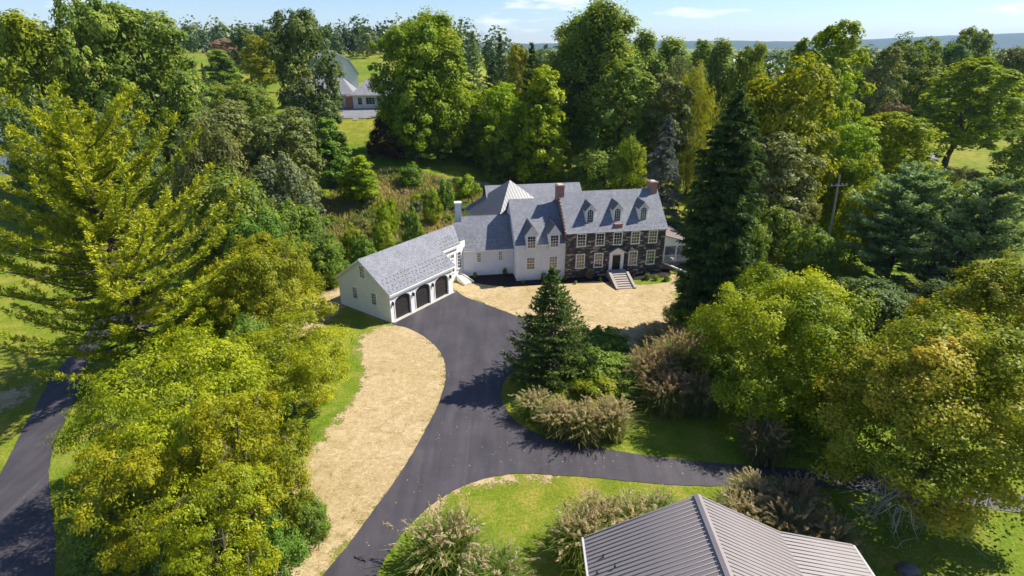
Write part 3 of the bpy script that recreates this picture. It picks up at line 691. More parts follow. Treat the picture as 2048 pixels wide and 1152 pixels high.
for a_, b_ in ((A0, B0), (A1, B1)): MB().prism([tuple(a_ + [0, 0, 0.14]), tuple(b_ + [0, 0, 0.14]), tuple(b_ - [0, 0, 0.1]), tuple(a_ - [0, 0, 0.75])], (0.07, 0.05, 0)).build('side_board', 'white_trim', rp_)
# --- rear wings
RF = Fr(HF(-8.2, 15.2, 0), HA)
gable_walls(RF, 0, 13.6, -4.2, 4.0, 6.3, 8.9, house, 'clapboard_wall', 'white_siding', br=0)
gable_roof(RF, -0.3, 13.9, -4.2, 4.0, 6.3, 8.9, house, 'grey_shingles', br=0)
hp = MB(); ap = AT(1019.5, 360, 77.0); rw = 5.0
hx = Fr(ap[:2], HA + math.radians(22))
co = [hx(s, t, 5.6) for s, t in ((-rw, -rw), (rw, -rw), (rw, rw), (-rw, rw))]
for k in range(4): hp.slab([co[k], co[(k + 1) % 4], ap], (co[(k + 1) % 4] - co[k]), 0.08)
hro = hp.build('hip_roof', 'grey_metal', house)
for k in range(4):                            # raised seams
    c0, c1 = co[k], co[(k + 1) % 4]; mid = (c0 + c1) / 2; sm = MB(); e = (c1 - c0) / np.linalg.norm(c1 - c0)
    nn = np.cross(c1 - c0, ap - c0); nn /= np.linalg.norm(nn); nn = nn if nn[2] > 0 else -nn
    for t in np.linspace(-rw + 0.25, rw - 0.25, 22):
        q = 1 - abs(t) / rw; p0 = mid + e * t; p1 = p0 + (ap - mid) * q
        sm.prism([tuple(p0 - e * 0.02 + nn * 0.002), tuple(p0 + e * 0.02 + nn * 0.002), tuple(p0 + e * 0.02 + nn * 0.03), tuple(p0 - e * 0.02 + nn * 0.03)], tuple(p1 - p0))
    sm.build('roof_seam', 'grey_metal', hro, kind='stuff')
MB(hx).box(-rw + 0.4, rw - 0.4, -rw + 0.4, rw - 0.4, -0.2, 5.65).build('clapboard_wall', 'white_siding', house)
# --- side porch on the right
pf = MB(HF).box(SW + 0.02, SW + 4.2, 1.2, 8.0, -0.1, 0.95).build('porch_base', 'red_brick', house)
MB(HF).box(SW + 0.03, SW + 4.3, 1.1, 8.1, 0.95, 1.05).build('porch_floor', 'concrete', house)
pr = MB(HF).slab([HF(SW + 0.03, 0.8, 5.0), HF(SW + 0.03, 8.4, 5.0), HF(SW + 4.6, 8.4, 3.65), HF(SW + 4.6, 0.8, 3.65)], HF.e2, 0.1).build('porch_roof', 'porch_shingles', house)
MB(HF).prism([(SW + 0.03, 0.95, 3.35), (SW + 4.3, 0.95, 3.35), (SW + 4.3, 0.95, 3.62), (SW + 0.03, 0.95, 4.88)], (0, 0.12, 0)).build('porch_gable', 'white_trim', house)
for a, b in ((SW + 0.6, 1.2), (SW + 2.3, 1.2), (SW + 4.1, 1.2), (SW + 4.1, 3.4), (SW + 4.1, 5.6), (SW + 4.1, 7.8)):
    MB(HF).box(a - 0.1, a + 0.1, b - 0.1, b + 0.1, 1.05, 3.5).build('porch_post', 'white_trim', house)
rl = MB(HF).box(SW + 0.2, SW + 4.1, 1.16, 1.24, 1.9, 1.98).box(SW + 0.2, SW + 4.1, 1.17, 1.23, 1.15, 1.21).box(SW + 4.06, SW + 4.14, 1.2, 7.8, 1.9, 1.98).box(SW + 4.07, SW + 4.13, 1.2, 7.8, 1.15, 1.21).build('porch_rail', 'white_trim', house)
bl = MB(HF)
for a in np.arange(SW + 0.3, SW + 4.0, 0.16): bl.box(a - 0.02, a + 0.02, 1.18, 1.22, 1.2, 1.9)
for b in np.arange(1.4, 7.7, 0.16): bl.box(SW + 4.08, SW + 4.12, b - 0.02, b + 0.02, 1.2, 1.9)
bl.build('baluster', 'white_trim', rl, kind='stuff')
sh = MB(HF).prism([(SW + 0.6, 0.9, 0.9), (SW + 3.6, -2.0, 0.1), (SW + 3.6, -2.0, 0.3), (SW + 0.6, 0.9, 1.1)], (0.12, 0.1, 0)); sh.build('stair_rail', 'white_trim', house)
# mulch bed
bed = [HF(-12.5, 2.9, 0), HF(-11.9, 0.8, 0), HF(-9.6, -0.6, 0), HF(-7.2, -1.4, 0), HF(-3.5, -1.5, 0), HF(0.5, -1.6, 0), HF(3, -1.9, 0), HF(5.4, -1.7, 0), HF(5.5, 0.3, 0), HF(8.1, 0.3, 0), HF(8.1, -1.6, 0), HF(11, -1.7, 0), HF(13.8, -1.2, 0), HF(14.4, 1.4, 0), HF(12, 1.5, 0), HF(0, 1.5, 0), HF(-6.0, 1.6, 0), HF(-6.0, 3.2, 0)]
sheet('mulch_bed', smooth_line([b[:2] for b in bed], n=4, jit=0.03, seed=3), 0.045, 0.1, 'mulch')
sheet('front_lawn_patch', smooth_line([HF(*q, 0)[:2] for q in ((8.3, -1.9), (11, -1.9), (13.6, -1.6), (13.0, -2.9), (10.6, -3.4), (8.6, -3.2))], n=5, jit=0.05, seed=9), 0.03, 0.1, 'lawn')

# ---------------------------------------------------------------- metal-roofed building at the bottom edge
ZR, ZL = 6.6, 3.6
apx = G(1395, 991, ZR); rid = G(1468, 1175, ZR); lft = G(1173, 1109, ZL)
BA = math.atan2(rid[1] - apx[1], rid[0] - apx[0]); d1 = np.array([math.cos(BA), math.sin(BA), 0]); dn = np.array([d1[1], -d1[0], 0])
if np.dot(dn, lft - apx) < 0: dn = -dn
hw = float(np.dot(lft - apx, dn)); sk0 = float(np.dot(lft - apx, d1)); LEN = 16.0
barn = empty('outbuilding', (float(apx[0]), float(apx[1]) - 4, 0.0), 'outbuilding with a taupe standing-seam metal roof at the bottom edge', 'building')
rsl = MB(); P = lambda t, s, z: apx * [1, 1, 0] + d1 * t + dn * s + np.array([0, 0, z])
kL = (ZR - ZL) / hw
rb = P(0, 0, 0); pw = 0.235
def px_x(p): return 1024 + F_PX * p[0] / (p[1] * CP - (p[2] - CAM_H) * SP)
R1 = -next(q for q in np.arange(0.5, 12, 0.02) if px_x(P(0, -q, ZR - kL * q)) > 1560)      # right: main slope to the break, then a flatter porch slope
zB = ZR - kL * abs(R1)
RB_ = R1 - next(q for q in np.arange(0.1, 12, 0.02) if px_x(P(0, R1 - q, zB - 0.22 * q)) > 1705)
zC = zB - 0.22 * (abs(RB_) - abs(R1)); print('roof', hw, R1, RB_, zB, zC)
under = MB()
under.slab([P(0.02, 0, ZR - 0.05), P(LEN, 0, ZR - 0.05), P(LEN, hw, ZL - 0.05), P(0.02, hw, ZL - 0.05)], d1, 0.1)
under.slab([P(0.02, 0, ZR - 0.05), P(LEN, 0, ZR - 0.05), P(LEN, R1, zB - 0.05), P(0.02, R1, zB - 0.05)], d1, 0.1)
under.slab([P(0.02, R1, zB - 0.05), P(LEN, R1, zB - 0.05), P(LEN, RB_, zC - 0.05), P(0.02, RB_, zC - 0.05)], d1, 0.1)
ur = under.build('roof', 'seam_metal', barn)
def panel_mesh(L):                              # one pan with its upstanding seam: x along ridge, y down slope
    V = np.array([(0.004, 0, 0), (pw, 0, 0), (pw, L, 0), (0.004, L, 0), (0.0, 0, 0.0), (0.025, 0, 0.0), (0.025, 0, 0.035), (0.0, 0, 0.035), (0.0, L, 0.0), (0.025, L, 0.0), (0.025, L, 0.035), (0.0, L, 0.035)])
    return np_mesh('roof_panel', V, [(0, 1, 2, 3), (7, 6, 10, 11), (4, 7, 11, 8), (5, 9, 10, 6), (4, 5, 6, 7), (8, 11, 10, 9)], mat='seam_metal')
from mathutils import Matrix
def panels(s0, zz0, s1, zz1):
    a = P(0, s0, zz0); b = P(0, s1, zz1); dvec = (b - a); L = float(np.linalg.norm(dvec)); dvec = dvec / L
    nn = np.cross(d1, dvec); nn = nn if nn[2] > 0 else -nn
    me = panel_mesh(L)
    k = 0; off = origin_of(barn)
    while k * pw < LEN - 0.5:
        o = link('roof_panel', me, ur); p = a + d1 * (k * pw + 0.02) + nn * 0.004 - off
        o.matrix_basis = Matrix(((d1[0], dvec[0], nn[0], p[0]), (d1[1], dvec[1], nn[1], p[1]), (d1[2], dvec[2], nn[2], p[2]), (0, 0, 0, 1))); k += 1
panels(0, ZR, hw, ZL); panels(0, ZR, R1, zB); panels(R1, zB, RB_, zC)
rc = MB()
for s in (1, -1): rc.slab([P(-0.05, 0, ZR + 0.10), P(LEN, 0, ZR + 0.10), P(LEN, s * 0.19, ZR + 0.10 - kL * 0.19), P(-0.05, s * 0.19, ZR + 0.10 - kL * 0.19)], d1, 0.03)
rc.build('ridge_cap', 'seam_metal', barn)
MB().prism([tuple(P(-0.03, hw + 0.02, ZL - 0.12)), tuple(P(-0.03, hw + 0.14, ZL - 0.12)), tuple(P(-0.03, hw + 0.14, ZL)), tuple(P(-0.03, hw + 0.02, ZL))], tuple(d1 * LEN)).build('gutter', 'gutter_metal', barn)
MB().prism([tuple(P(-0.03, RB_ - 0.14, zC - 0.12)), tuple(P(-0.03, RB_ - 0.02, zC - 0.12)), tuple(P(-0.03, RB_ - 0.02, zC)), tuple(P(-0.03, RB_ - 0.14, zC))], tuple(d1 * LEN)).build('gutter', 'gutter_metal', barn)
tr = MB()
for (s0, zz0, s1, zz1) in ((0, ZR, hw, ZL), (0, ZR, R1, zB), (R1, zB, RB_, zC)):
    tr.prism([tuple(P(-0.05, s0, zz0 + 0.05)), tuple(P(-0.05, s1, zz1 + 0.05)), tuple(P(-0.05, s1, zz1 - 0.2)), tuple(P(-0.05, s0, zz0 - 0.2))], tuple(d1 * 0.06))
tr.build('rake_trim', 'seam_metal', barn)
wm = MB()
wl_ = [P(0.5, hw - 0.5, -0.2), P(0.5, R1 + 0.3, -0.2), P(LEN - 0.5, R1 + 0.3, -0.2), P(LEN - 0.5, hw - 0.5, -0.2)]
wt = [P(0.5, hw - 0.5, ZL + 0.1), P(0.5, R1 + 0.3, zB), P(LEN - 0.5, R1 + 0.3, zB), P(LEN - 0.5, hw - 0.5, ZL + 0.1)]
for k in range(4): wm.poly([wl_[k], wl_[(k + 1) % 4], wt[(k + 1) % 4], wt[k]], world=True)
wm.poly([wt[0], wt[1], P(0.5, 0, ZR - 0.2)], world=True); wm.build('wall', 'white_siding', barn)
for t in (1.0, 6.0, 11.0): MB().prism([tuple(P(t, RB_ + 0.3, -0.1)), tuple(P(t + 0.16, RB_ + 0.3, -0.1)), tuple(P(t + 0.16, RB_ + 0.46, -0.1)), tuple(P(t, RB_ + 0.46, -0.1))], (0, 0, zC + 0.0)).build('porch_post', 'white_trim', barn)
sg = MB()
for t, s in ((1.5, 0.86), (2.3, 0.78), (2.3, 0.93), (3.1, 0.85), (4.4, 0.86), (5.2, 0.78), (5.2, 0.93)):
    p = P(t, hw * s, ZR - kL * hw * s); sg.prism([tuple(p), tuple(p + d1 * 0.09), tuple(p + d1 * 0.09 + [0, 0, 0.14]), tuple(p + [0, 0, 0.14])], tuple(dn * 0.07))
sg.build('snow_guard', 'black_metal', barn, kind='stuff')

# ---------------------------------------------------------------- neighbours
def hip_box(fr, a0, a1, b0, b1, ze, zr, root, wallmat, roofmat, z0, inset=3.5):
    m = MB(fr)
    for q in (((a0, b0), (a1, b0)), ((a1, b0), (a1, b1)), ((a1, b1), (a0, b1)), ((a0, b1), (a0, b0))):
        m.poly([(*q[0], z0), (*q[1], z0), (*q[1], ze), (*q[0], ze)])
    m.build('wall', wallmat, root); o = 0.4; bm_ = (b0 + b1) / 2; r = MB(fr)
    c = [fr(a0 - o, b0 - o, ze), fr(a1 + o, b0 - o, ze), fr(a1 + o, b1 + o, ze), fr(a0 - o, b1 + o, ze)]; t0, t1 = fr(a0 + inset, bm_, zr), fr(a1 - inset, bm_, zr)
    r.slab([c[0], c[1], t1, t0], fr.e1, 0.15); r.slab([c[2], c[3], t0, t1], fr.e1, 0.15); r.slab([c[1], c[2], t1], fr.e2, 0.15); r.slab([c[3], c[0], t0], fr.e2, 0.15)
    r.build('roof', roofmat, root); MB(fr).box(a0 - o - 0.02, a1 + o + 0.02, b0 - o - 0.06, b0 - o, ze - 0.3, ze - 0.02).build('fascia', 'white_trim', root)
fh = AT(706, 220, 140); fz = fh[2]; NF = Fr(fh[:2], math.radians(4))
nb = empty('neighbour_house', (*fh[:2], fz), 'white neighbouring house with grey hip roof and brick corner, below the barn', 'house')
hip_box(NF, 0.2, 12, 0.0, 9, fz + 3.5, fz + 6.8, nb, 'white_siding', 'pale_shingles', fz - 2, 3.0)
hip_box(NF, -16, 0.0, 2.2, 10, fz + 3.5, fz + 7.2, nb, 'white_siding', 'pale_shingles', fz - 2, 3.0)
MB(NF).box(-1.5, 0.15, -0.12, 3, fz - 2, fz + 3.2).build('brick_corner', 'red_brick', nb)
window(NF, -3.3, fz + 1.7, 1.3, 1.7, 2.2, nb, 2, 3); window(NF, 1.9, fz + 2.0, 0.95, 1.5, 0.0, nb, 2, 3); window(NF, 4.4, fz + 2.1, 2.1, 1.5, 0.0, nb, 3, 3)
bz = tz(-56, 172); BF = Fr(AT(668, 150, 172)[:2], math.radians(22))
gb = empty('gambrel_barn', (*BF.o, 15.5), 'tall white barn with a gambrel roof on the hill behind the neighbouring house', 'barn')
prof = [(-6.8, 14), (-6.8, 20.3), (-4.5, 24.0), (0, 26.2), (4.5, 24.0), (6.8, 20.3), (6.8, 14)]
bm_ = MB(BF); bm_.poly([(a, 0, z) for a, z in prof]); bm_.poly([(a, 16, z) for a, z in prof][::-1])
for k in (0, 5): bm_.poly([(prof[k][0], 0, prof[k][1]), (prof[k][0], 16, prof[k][1]), (prof[k + 1][0], 16, prof[k + 1][1]), (prof[k + 1][0], 0, prof[k + 1][1])])
bm_.build('wall', 'white_siding', gb); rr = MB(BF); kp = [(-7.3, 19.9), (-4.6, 24.15), (0, 26.4), (4.6, 24.15), (7.3, 19.9)]
for k in range(4): rr.slab([BF(kp[k][0], -0.7, kp[k][1]), BF(kp[k][0], 16.4, kp[k][1]), BF(kp[k + 1][0], 16.4, kp[k + 1][1]), BF(kp[k + 1][0], -0.7, kp[k + 1][1])], BF.e2, 0.25)
rr.build('roof', 'pale_shingles', gb)
tr = MB(BF)
for k in range(4):
    (p, q), (p2, q2) = kp[k], kp[k + 1]; tr.prism([(p, -0.74, q - 0.35), (p2, -0.74, q2 - 0.35), (p2, -0.74, q2 + 0.02), (p, -0.74, q + 0.02)], (0, 0.03, 0))
tr.build('rake_trim', 'white_trim', gb); window(BF, -1.2, 19.3, 0.8, 1.2, 0.0, gb, 2, 2)
# far-left white gabled house at the frame edge
lz = tz(-95, 100); lf = AT(2, 278, 92); LF = Fr(lf[:2], math.radians(-20))
lh = empty('white_gabled_house', (*lf[:2], lf[2]), 'white gabled house cut off by the left edge, beside the big pine', 'house')
gable_walls(LF, -9, 1.2, 0, 7, lf[2] + 3.4, lf[2] + 6.4, lh, 'wall', 'white_siding', base=lf[2] - 6)
gable_roof(LF, -9.2, 1.4, 0, 7, lf[2] + 3.4, lf[2] + 6.4, lh, 'pale_shingles')
window(LF, -0.8, lf[2] + 1.8, 0.9, 1.3, 0.0, lh, 2, 2)
# neighbour's grey drive
def drape(name, px, mat, yfix=None):
    pts = smooth_line([AT(x, y, Y)[:2] for x, y, Y in px], n=4); P_ = np.array(pts); lo, hi = P_.min(0), P_.max(0)
    xs = np.arange(lo[0], hi[0], 1.2); ys = np.arange(lo[1], hi[1], 1.2); XX, YY = np.meshgrid(xs, ys); q = np.stack([XX.ravel(), YY.ravel()], -1); d = inside_dist(P_, q)
    n = len(xs); k = (np.arange(len(ys) - 1)[:, None] * n + np.arange(n - 1)[None, :]).ravel(); f = np.stack([k, k + 1, k + n + 1, k + n], -1); f = f[(d[f] > -0.2).all(1)]
    o = link(name, np_mesh(name, np.column_stack([q, terrain(q[:, 0], q[:, 1]) + 0.12]), f, mat=mat)); o['kind'] = 'structure'; return o
drape('neighbour_drive', [(680, 236, 133), (745, 236, 133), (760, 222, 141), (690, 217, 142)], 'grey_drive')
sheet('far_lane', smooth_line([G(x, y, 0.1)[:2] for x, y in ((1852, 345), (1872, 345), (1880, 300), (1892, 270), (1990, 258), (1990, 248), (1860, 250), (1868, 275), (1862, 305))], n=5), 0.12, 0.2, 'grey_drive')
# utility pole
up_ = AT(1657, 480, 66); upz = tz(up_[0], up_[1]); top = AT(1680, 348, 66)
pole = empty('utility_pole', (up_[0], up_[1], upz), 'leaning grey wooden utility pole with a crossarm among yellow trees', 'utility pole')
dirv = (top - np.array([up_[0], up_[1], up_[2]])); base = np.array([up_[0], up_[1], up_[2]]) - dirv * ((up_[2] - upz) / dirv[2])
V_, Q_ = tubes([(np.array([base, base + (top - base) * 0.5, top]), [0.14, 0.125, 0.10])], 8); o_ = link('pole', np_mesh('pole', V_ - origin_of(pole), Q_, mat='pole_wood'), pole)
cr = base + (top - base) * (1 - 22 / 132 * (np.linalg.norm(dirv) / np.linalg.norm(top - base)))
MB(Fr(cr[:2], 0.1)).box(-1.15, 1.15, -0.20, -0.11, cr[2] - 0.055, cr[2] + 0.055).build('crossarm', 'pole_wood', pole)
for s in (-0.95, -0.4, 0.4, 0.95): MB(Fr(cr[:2], 0.1)).box(s - 0.05, s + 0.05, -0.20, -0.11, cr[2] + 0.057, cr[2] + 0.25).build('insulator', 'concrete', pole)
# parked cars far right
def car(px, py, Y, ang, mat, label):
    p = AT(px, py, Y); z = tz(p[0], p[1]) + 0.12; f = Fr(p[:2], ang); r = empty('parked_car', (p[0], p[1], z), label, 'car', 'cars parked at the far right')
    MB(f).prism([(a, -0.9, z + q) for a, q in ((-2.2, 0.35), (2.2, 0.35), (2.2, 0.85), (1.2, 0.98), (0.6, 1.45), (-1.3, 1.45), (-2.1, 1.0))], (0, 1.8, 0)).build('body', mat, r)
    MB(f).prism([(a, -0.92, z + q) for a, q in ((1.0, 1.0), (0.55, 1.38), (-1.2, 1.38), (-1.8, 1.02))], (0, 1.84, 0)).build('window', 'glass', r)
    for a in (-1.4, 1.4):
        for b in (-0.85, 0.85):
            V_, Q_ = tubes([(np.array([f(a, b - 0.1, z + 0.33), f(a, b + 0.1, z + 0.33)]), [0.33, 0.33])], 12); link('wheel', np_mesh('wheel', V_ - origin_of(r), Q_, mat='tyre'), r)
cy_ = G(1862, 250)[1]
car(1862, 246, cy_, 0.1, 'car_paint', 'dark car parked beyond the lawn left of the big green tree'); car(2022, 246, cy_ - 4, 0.2, 'car_paint', 'dark car parked by the brown building at the right edge')
car(1892, 244, cy_ + 6, 0.1, 'car_white', 'pale car partly hidden behind the big green tree on the far lawn')
bp_ = G(2040, 240); bf = Fr(bp_[:2], 0.1); bb = empty('brown_building', (bp_[0], bp_[1], 0.0), 'low brown building cut off by the right edge behind parked cars', 'building')
gable_walls(bf, 0, 16, 6, 14, 4.2, 6.8, bb, 'wall', 'brown_wall'); gable_roof(bf, -0.4, 16.4, 6, 14, 4.2, 6.8, bb, 'pale_shingles')
for a in (2, 5, 8): window(bf, a, 2.2, 1.2, 1.4, 6, bb, 2, 2)
rk = G(1815, 1142); bpy_rk = bpy.data.meshes.new('boulder')
import bmesh
bm = bmesh.new(); bmesh.ops.create_icosphere(bm, subdivisions=3, radius=0.5)
rr_ = random.Random(3)
for v in bm.verts: v.co = Vector((v.co.x * 1.2, v.co.y * 0.8, v.co.z * 0.6)) * (1 + 0.12 * math.sin(v.co.x * 9 + v.co.y * 7) + 0.06 * rr_.random())
bm.to_mesh(bpy_rk); bm.free(); bpy_rk.materials.append(MATS['boulder'])
tag(link('boulder', bpy_rk, None, (rk[0], rk[1], 0.12)), 'grey boulder on the lawn at the bottom right', 'boulder')
tb = G(110, 503); tt = empty('lawn_table', (tb[0], tb[1], 0), 'small white table standing on the left lawn behind the big pine', 'table')
tf = Fr(tb[:2], 0.2); MB(tf).box(-0.9, 0.9, -0.5, 0.5, 0.7, 0.78).build('table_top', 'white_trim', tt)
for a in (-0.8, 0.75):
    for b in (-0.42, 0.38): MB(tf).box(a, a + 0.06, b, b + 0.06, 0, 0.7).build('leg', 'white_trim', tt)
# distant wooded ridges
def ridge(name, pts, Y, depth, label=None):
    xs = np.linspace(pts[0][0], pts[-1][0], 160); hs = np.interp(xs, [p[0] for p in pts], [p[1] for p in pts]); rg = np.random.default_rng(7)
    hs = hs + np.convolve(rg.normal(0, 5, 160), np.ones(7) / 7, 'same'); rows = []
    for k, t in enumerate(np.linspace(0, 1, 9)):
        rows.append(np.column_stack([xs * (1 + 0.0 * t), np.full(160, Y + depth * (t - 0.5)), -20 + (hs + 20) * np.sin(np.pi * t) ** 0.8 + (rg.normal(0, 2.5, 160) if 0 < k < 8 else 0)]))
    V = np.concatenate(rows); k = (np.arange(8)[:, None] * 160 + np.arange(159)[None, :]).ravel()
    o = link(name, np_mesh(name, V, np.stack([k, k + 1, k + 161, k + 160], -1), mat='hill_wood')); o['kind'] = 'structure'; o.data.shade_smooth()
simple('hill_wood', (0.035, 0.055, 0.025), 0.95, 0.35, 0.02)
ridge('hills', [(-9000, 60), (-3000, 40), (800, 60), (1900, 92), (2600, 88), (3300, 80), (4200, 90), (5200, 140), (6300, 175), (9000, 170)], 7600, 1800)
# ---------------------------------------------------------------- vegetation: generators
def unit(v): return v / (np.linalg.norm(v, axis=-1, keepdims=True) + 1e-9)
def leaf_quads(rg, P, N, size, asp=0.62, along=None):
    """rhombic leaf faces at P with normal N"""
    n = len(P); N = unit(N)
    R = rg.normal(size=(n, 3)) if along is None else along
    T = unit(R - N * np.sum(R * N, 1, keepdims=True)); B = np.cross(N, T)
    s = np.asarray(size)[:, None] if np.ndim(size) else size
    V = np.stack([P + T * s * 0.5, P + B * s * asp * 0.5 - T * s * 0.08, P - T * s * 0.5, P - B * s * asp * 0.5 - T * s * 0.08], 1).reshape(-1, 3)
    return V, np.arange(4 * n).reshape(-1, 4)
class Veg:                                    # leaf faces + attribute, wood tubes
    def __init__(s): s.V, s.A, s.W = [], [], []
    def leaves(s, rg, P, N, size, v, asp=0.62, along=None):
        V, _ = leaf_quads(rg, P, N, size, asp, along); s.V.append(V); s.A.append(np.clip(v, 0, 1))
    def meshes(s, name, sides=6):
        V = np.concatenate(s.V); A = np.concatenate(s.A)
        crown = np_mesh(name + '_crown', V, np.arange(len(V)).reshape(-1, 4), A, 'bark')
        wood = None
        if s.W:
            WV, WQ = tubes(s.W, sides); wood = np_mesh(name + '_trunk', WV, WQ, mat='bark')
        return crown, wood
def bent(rg, p, q, n=5, sag=0.08):
    t = np.linspace(0, 1, n)[:, None]; L = np.linalg.norm(q - p); off = rg.normal(size=3) * L * sag
    return p + (q - p) * t + off * np.sin(np.pi * t) + rg.normal(size=(n, 3)) * L * 0.015 * (t > 0) * (t < 1)
def broad(seed, H, R, z0, prof='round', masses=11, clumps=15, leaves=85, leaf=0.42, mr=0.42, cr=0.17, fill=0.12, tuft=0.0, droop=0.0, flat=0.75, trunk=None, tipc=0.25, asp=0.62, lean=0.0):
    """broadleaf tree: limbs carry leaf masses, masses carry clumps, clumps carry leaves"""
    rg = np.random.default_rng(seed); g = Veg(); ch = H - z0
    def radius(t):
        if prof == 'round': return np.sqrt(np.clip(1 - (1.9 * t - 0.85) ** 2 * (1.0), 0.02, 1)) * (1 - 0.12 * t)
        if prof == 'cone': return np.clip(1.04 - t, 0.05, 1) ** 0.75 * np.clip(t * 6 + 0.55, 0, 1)
        if prof == 'column': return np.clip((1.03 - t) * 2.6, 0.08, 1) ** 0.6 * np.clip(0.6 + t * 1.6, 0, 1)
        if prof == 'dome': return np.sqrt(np.clip(1.02 - t ** 2.2, 0.03, 1))
        if prof == 'vase': return np.clip(0.42 + 0.9 * t, 0, 1) * np.sqrt(np.clip(1.05 - (np.clip(t - 0.55, 0, 1) / 0.5) ** 2, 0.05, 1))
    trk_r = trunk or H * 0.016
    ax = np.array([rg.normal() * 0.02 * H + lean, rg.normal() * 0.02 * H, 0])
    top = np.array([0, 0, z0 + ch * 0.82]) + ax
    tp = bent(rg, np.array([0, 0, -0.6]), top, 9, 0.015); g.W.append((tp, np.linspace(trk_r, trk_r * 0.22, 9) * np.r_[1.35, np.ones(8)]))
    golden = 2.39996; ang0 = rg.uniform(0, 6.28)
    for i in range(masses):
        t = (i + 0.5) / masses; t = 0.05 + 0.90 * t + rg.normal() * 0.02
        rr = radius(np.array(t)) * R; th = ang0 + i * golden + rg.normal() * 0.3
        k = rg.uniform(0.45, 0.72) * (1 - 0.6 * max(0, t - 0.85) / 0.15)
        m_r = max(mr * R * rg.uniform(0.75, 1.25) * (0.72 + 0.4 * rr / R), 0.28 * mr * R)
        c = np.array([math.cos(th) * rr * k, math.sin(th) * rr * k, z0 + ch * (t * 0.88 + 0.03)]) + ax * t
        j = int(np.clip((0.25 + 0.5 * t) * 8, 1, 7)); g.W.append((bent(rg, tp[j], c, 5, 0.1), np.linspace(trk_r * 0.42 * (1.2 - t), trk_r * 0.1, 5)))
        mv = rg.normal() * 0.13
        for q in range(clumps):
            d = rg.normal(size=3); d[2] = d[2] * 0.9 + 0.25; d += 0.45 * np.array([math.cos(th), math.sin(th), 0.1]); d = d / np.linalg.norm(d)
            c2 = c + d * m_r * np.array([1, 1, flat + 0.15]) * rg.uniform(0.65, 1.08)
            c2[2] = max(c2[2] - droop * ch * 0.06 * rg.random(), z0 * 0.8)
            r2 = cr * R * rg.uniform(0.6, 1.35)
            if q % 3 == 0: g.W.append((bent(rg, c, c2, 3, 0.12), np.linspace(trk_r * 0.11, trk_r * 0.03, 3)))
            n = int(leaves * rg.uniform(0.6, 1.3))
            e = unit(rg.normal(size=(n, 3)) + np.array([0, 0, 0.35]))
            rad = r2 * (0.30 + 0.62 * rg.random(n) ** 0.7)
            p = c2 + e * rad[:, None] * np.array([1, 1, flat])
            if tuft: p[:, 2] += tuft * r2 * (rg.random(n) ** 2) * 1.2
            if droop: p[:, 2] -= droop * r2 * rg.random(n) ** 1.3 * 2.0
            out = unit(c2 - np.array([0, 0, z0 + ch * 0.35]))
            N = e * 0.75 + d * 0.45 + out * 0.25 + np.array([0, 0, 0.45]) + rg.normal(size=(n, 3)) * 0.4
            al = None
            if droop: al = np.tile([[0, 0, -1.0]], (n, 1)) + rg.normal(size=(n, 3)) * 0.35
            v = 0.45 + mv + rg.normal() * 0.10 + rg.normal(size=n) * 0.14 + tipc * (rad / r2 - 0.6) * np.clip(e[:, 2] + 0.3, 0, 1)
            g.leaves(rg, p, N, leaf * rg.uniform(0.65, 1.3, n), v, asp, al)
    n = int(fill * masses * clumps * leaves)
    if n:
        t = rg.random(n); th = rg.uniform(0, 6.28, n); rr = radius(t) * R * np.sqrt(rg.random(n)) * 0.85
        p = np.stack([np.cos(th) * rr, np.sin(th) * rr, z0 + ch * (0.04 + 0.86 * t)], 1) + ax * t[:, None]
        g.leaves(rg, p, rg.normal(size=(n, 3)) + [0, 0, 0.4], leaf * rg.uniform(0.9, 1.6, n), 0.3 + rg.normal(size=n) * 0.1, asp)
    return g
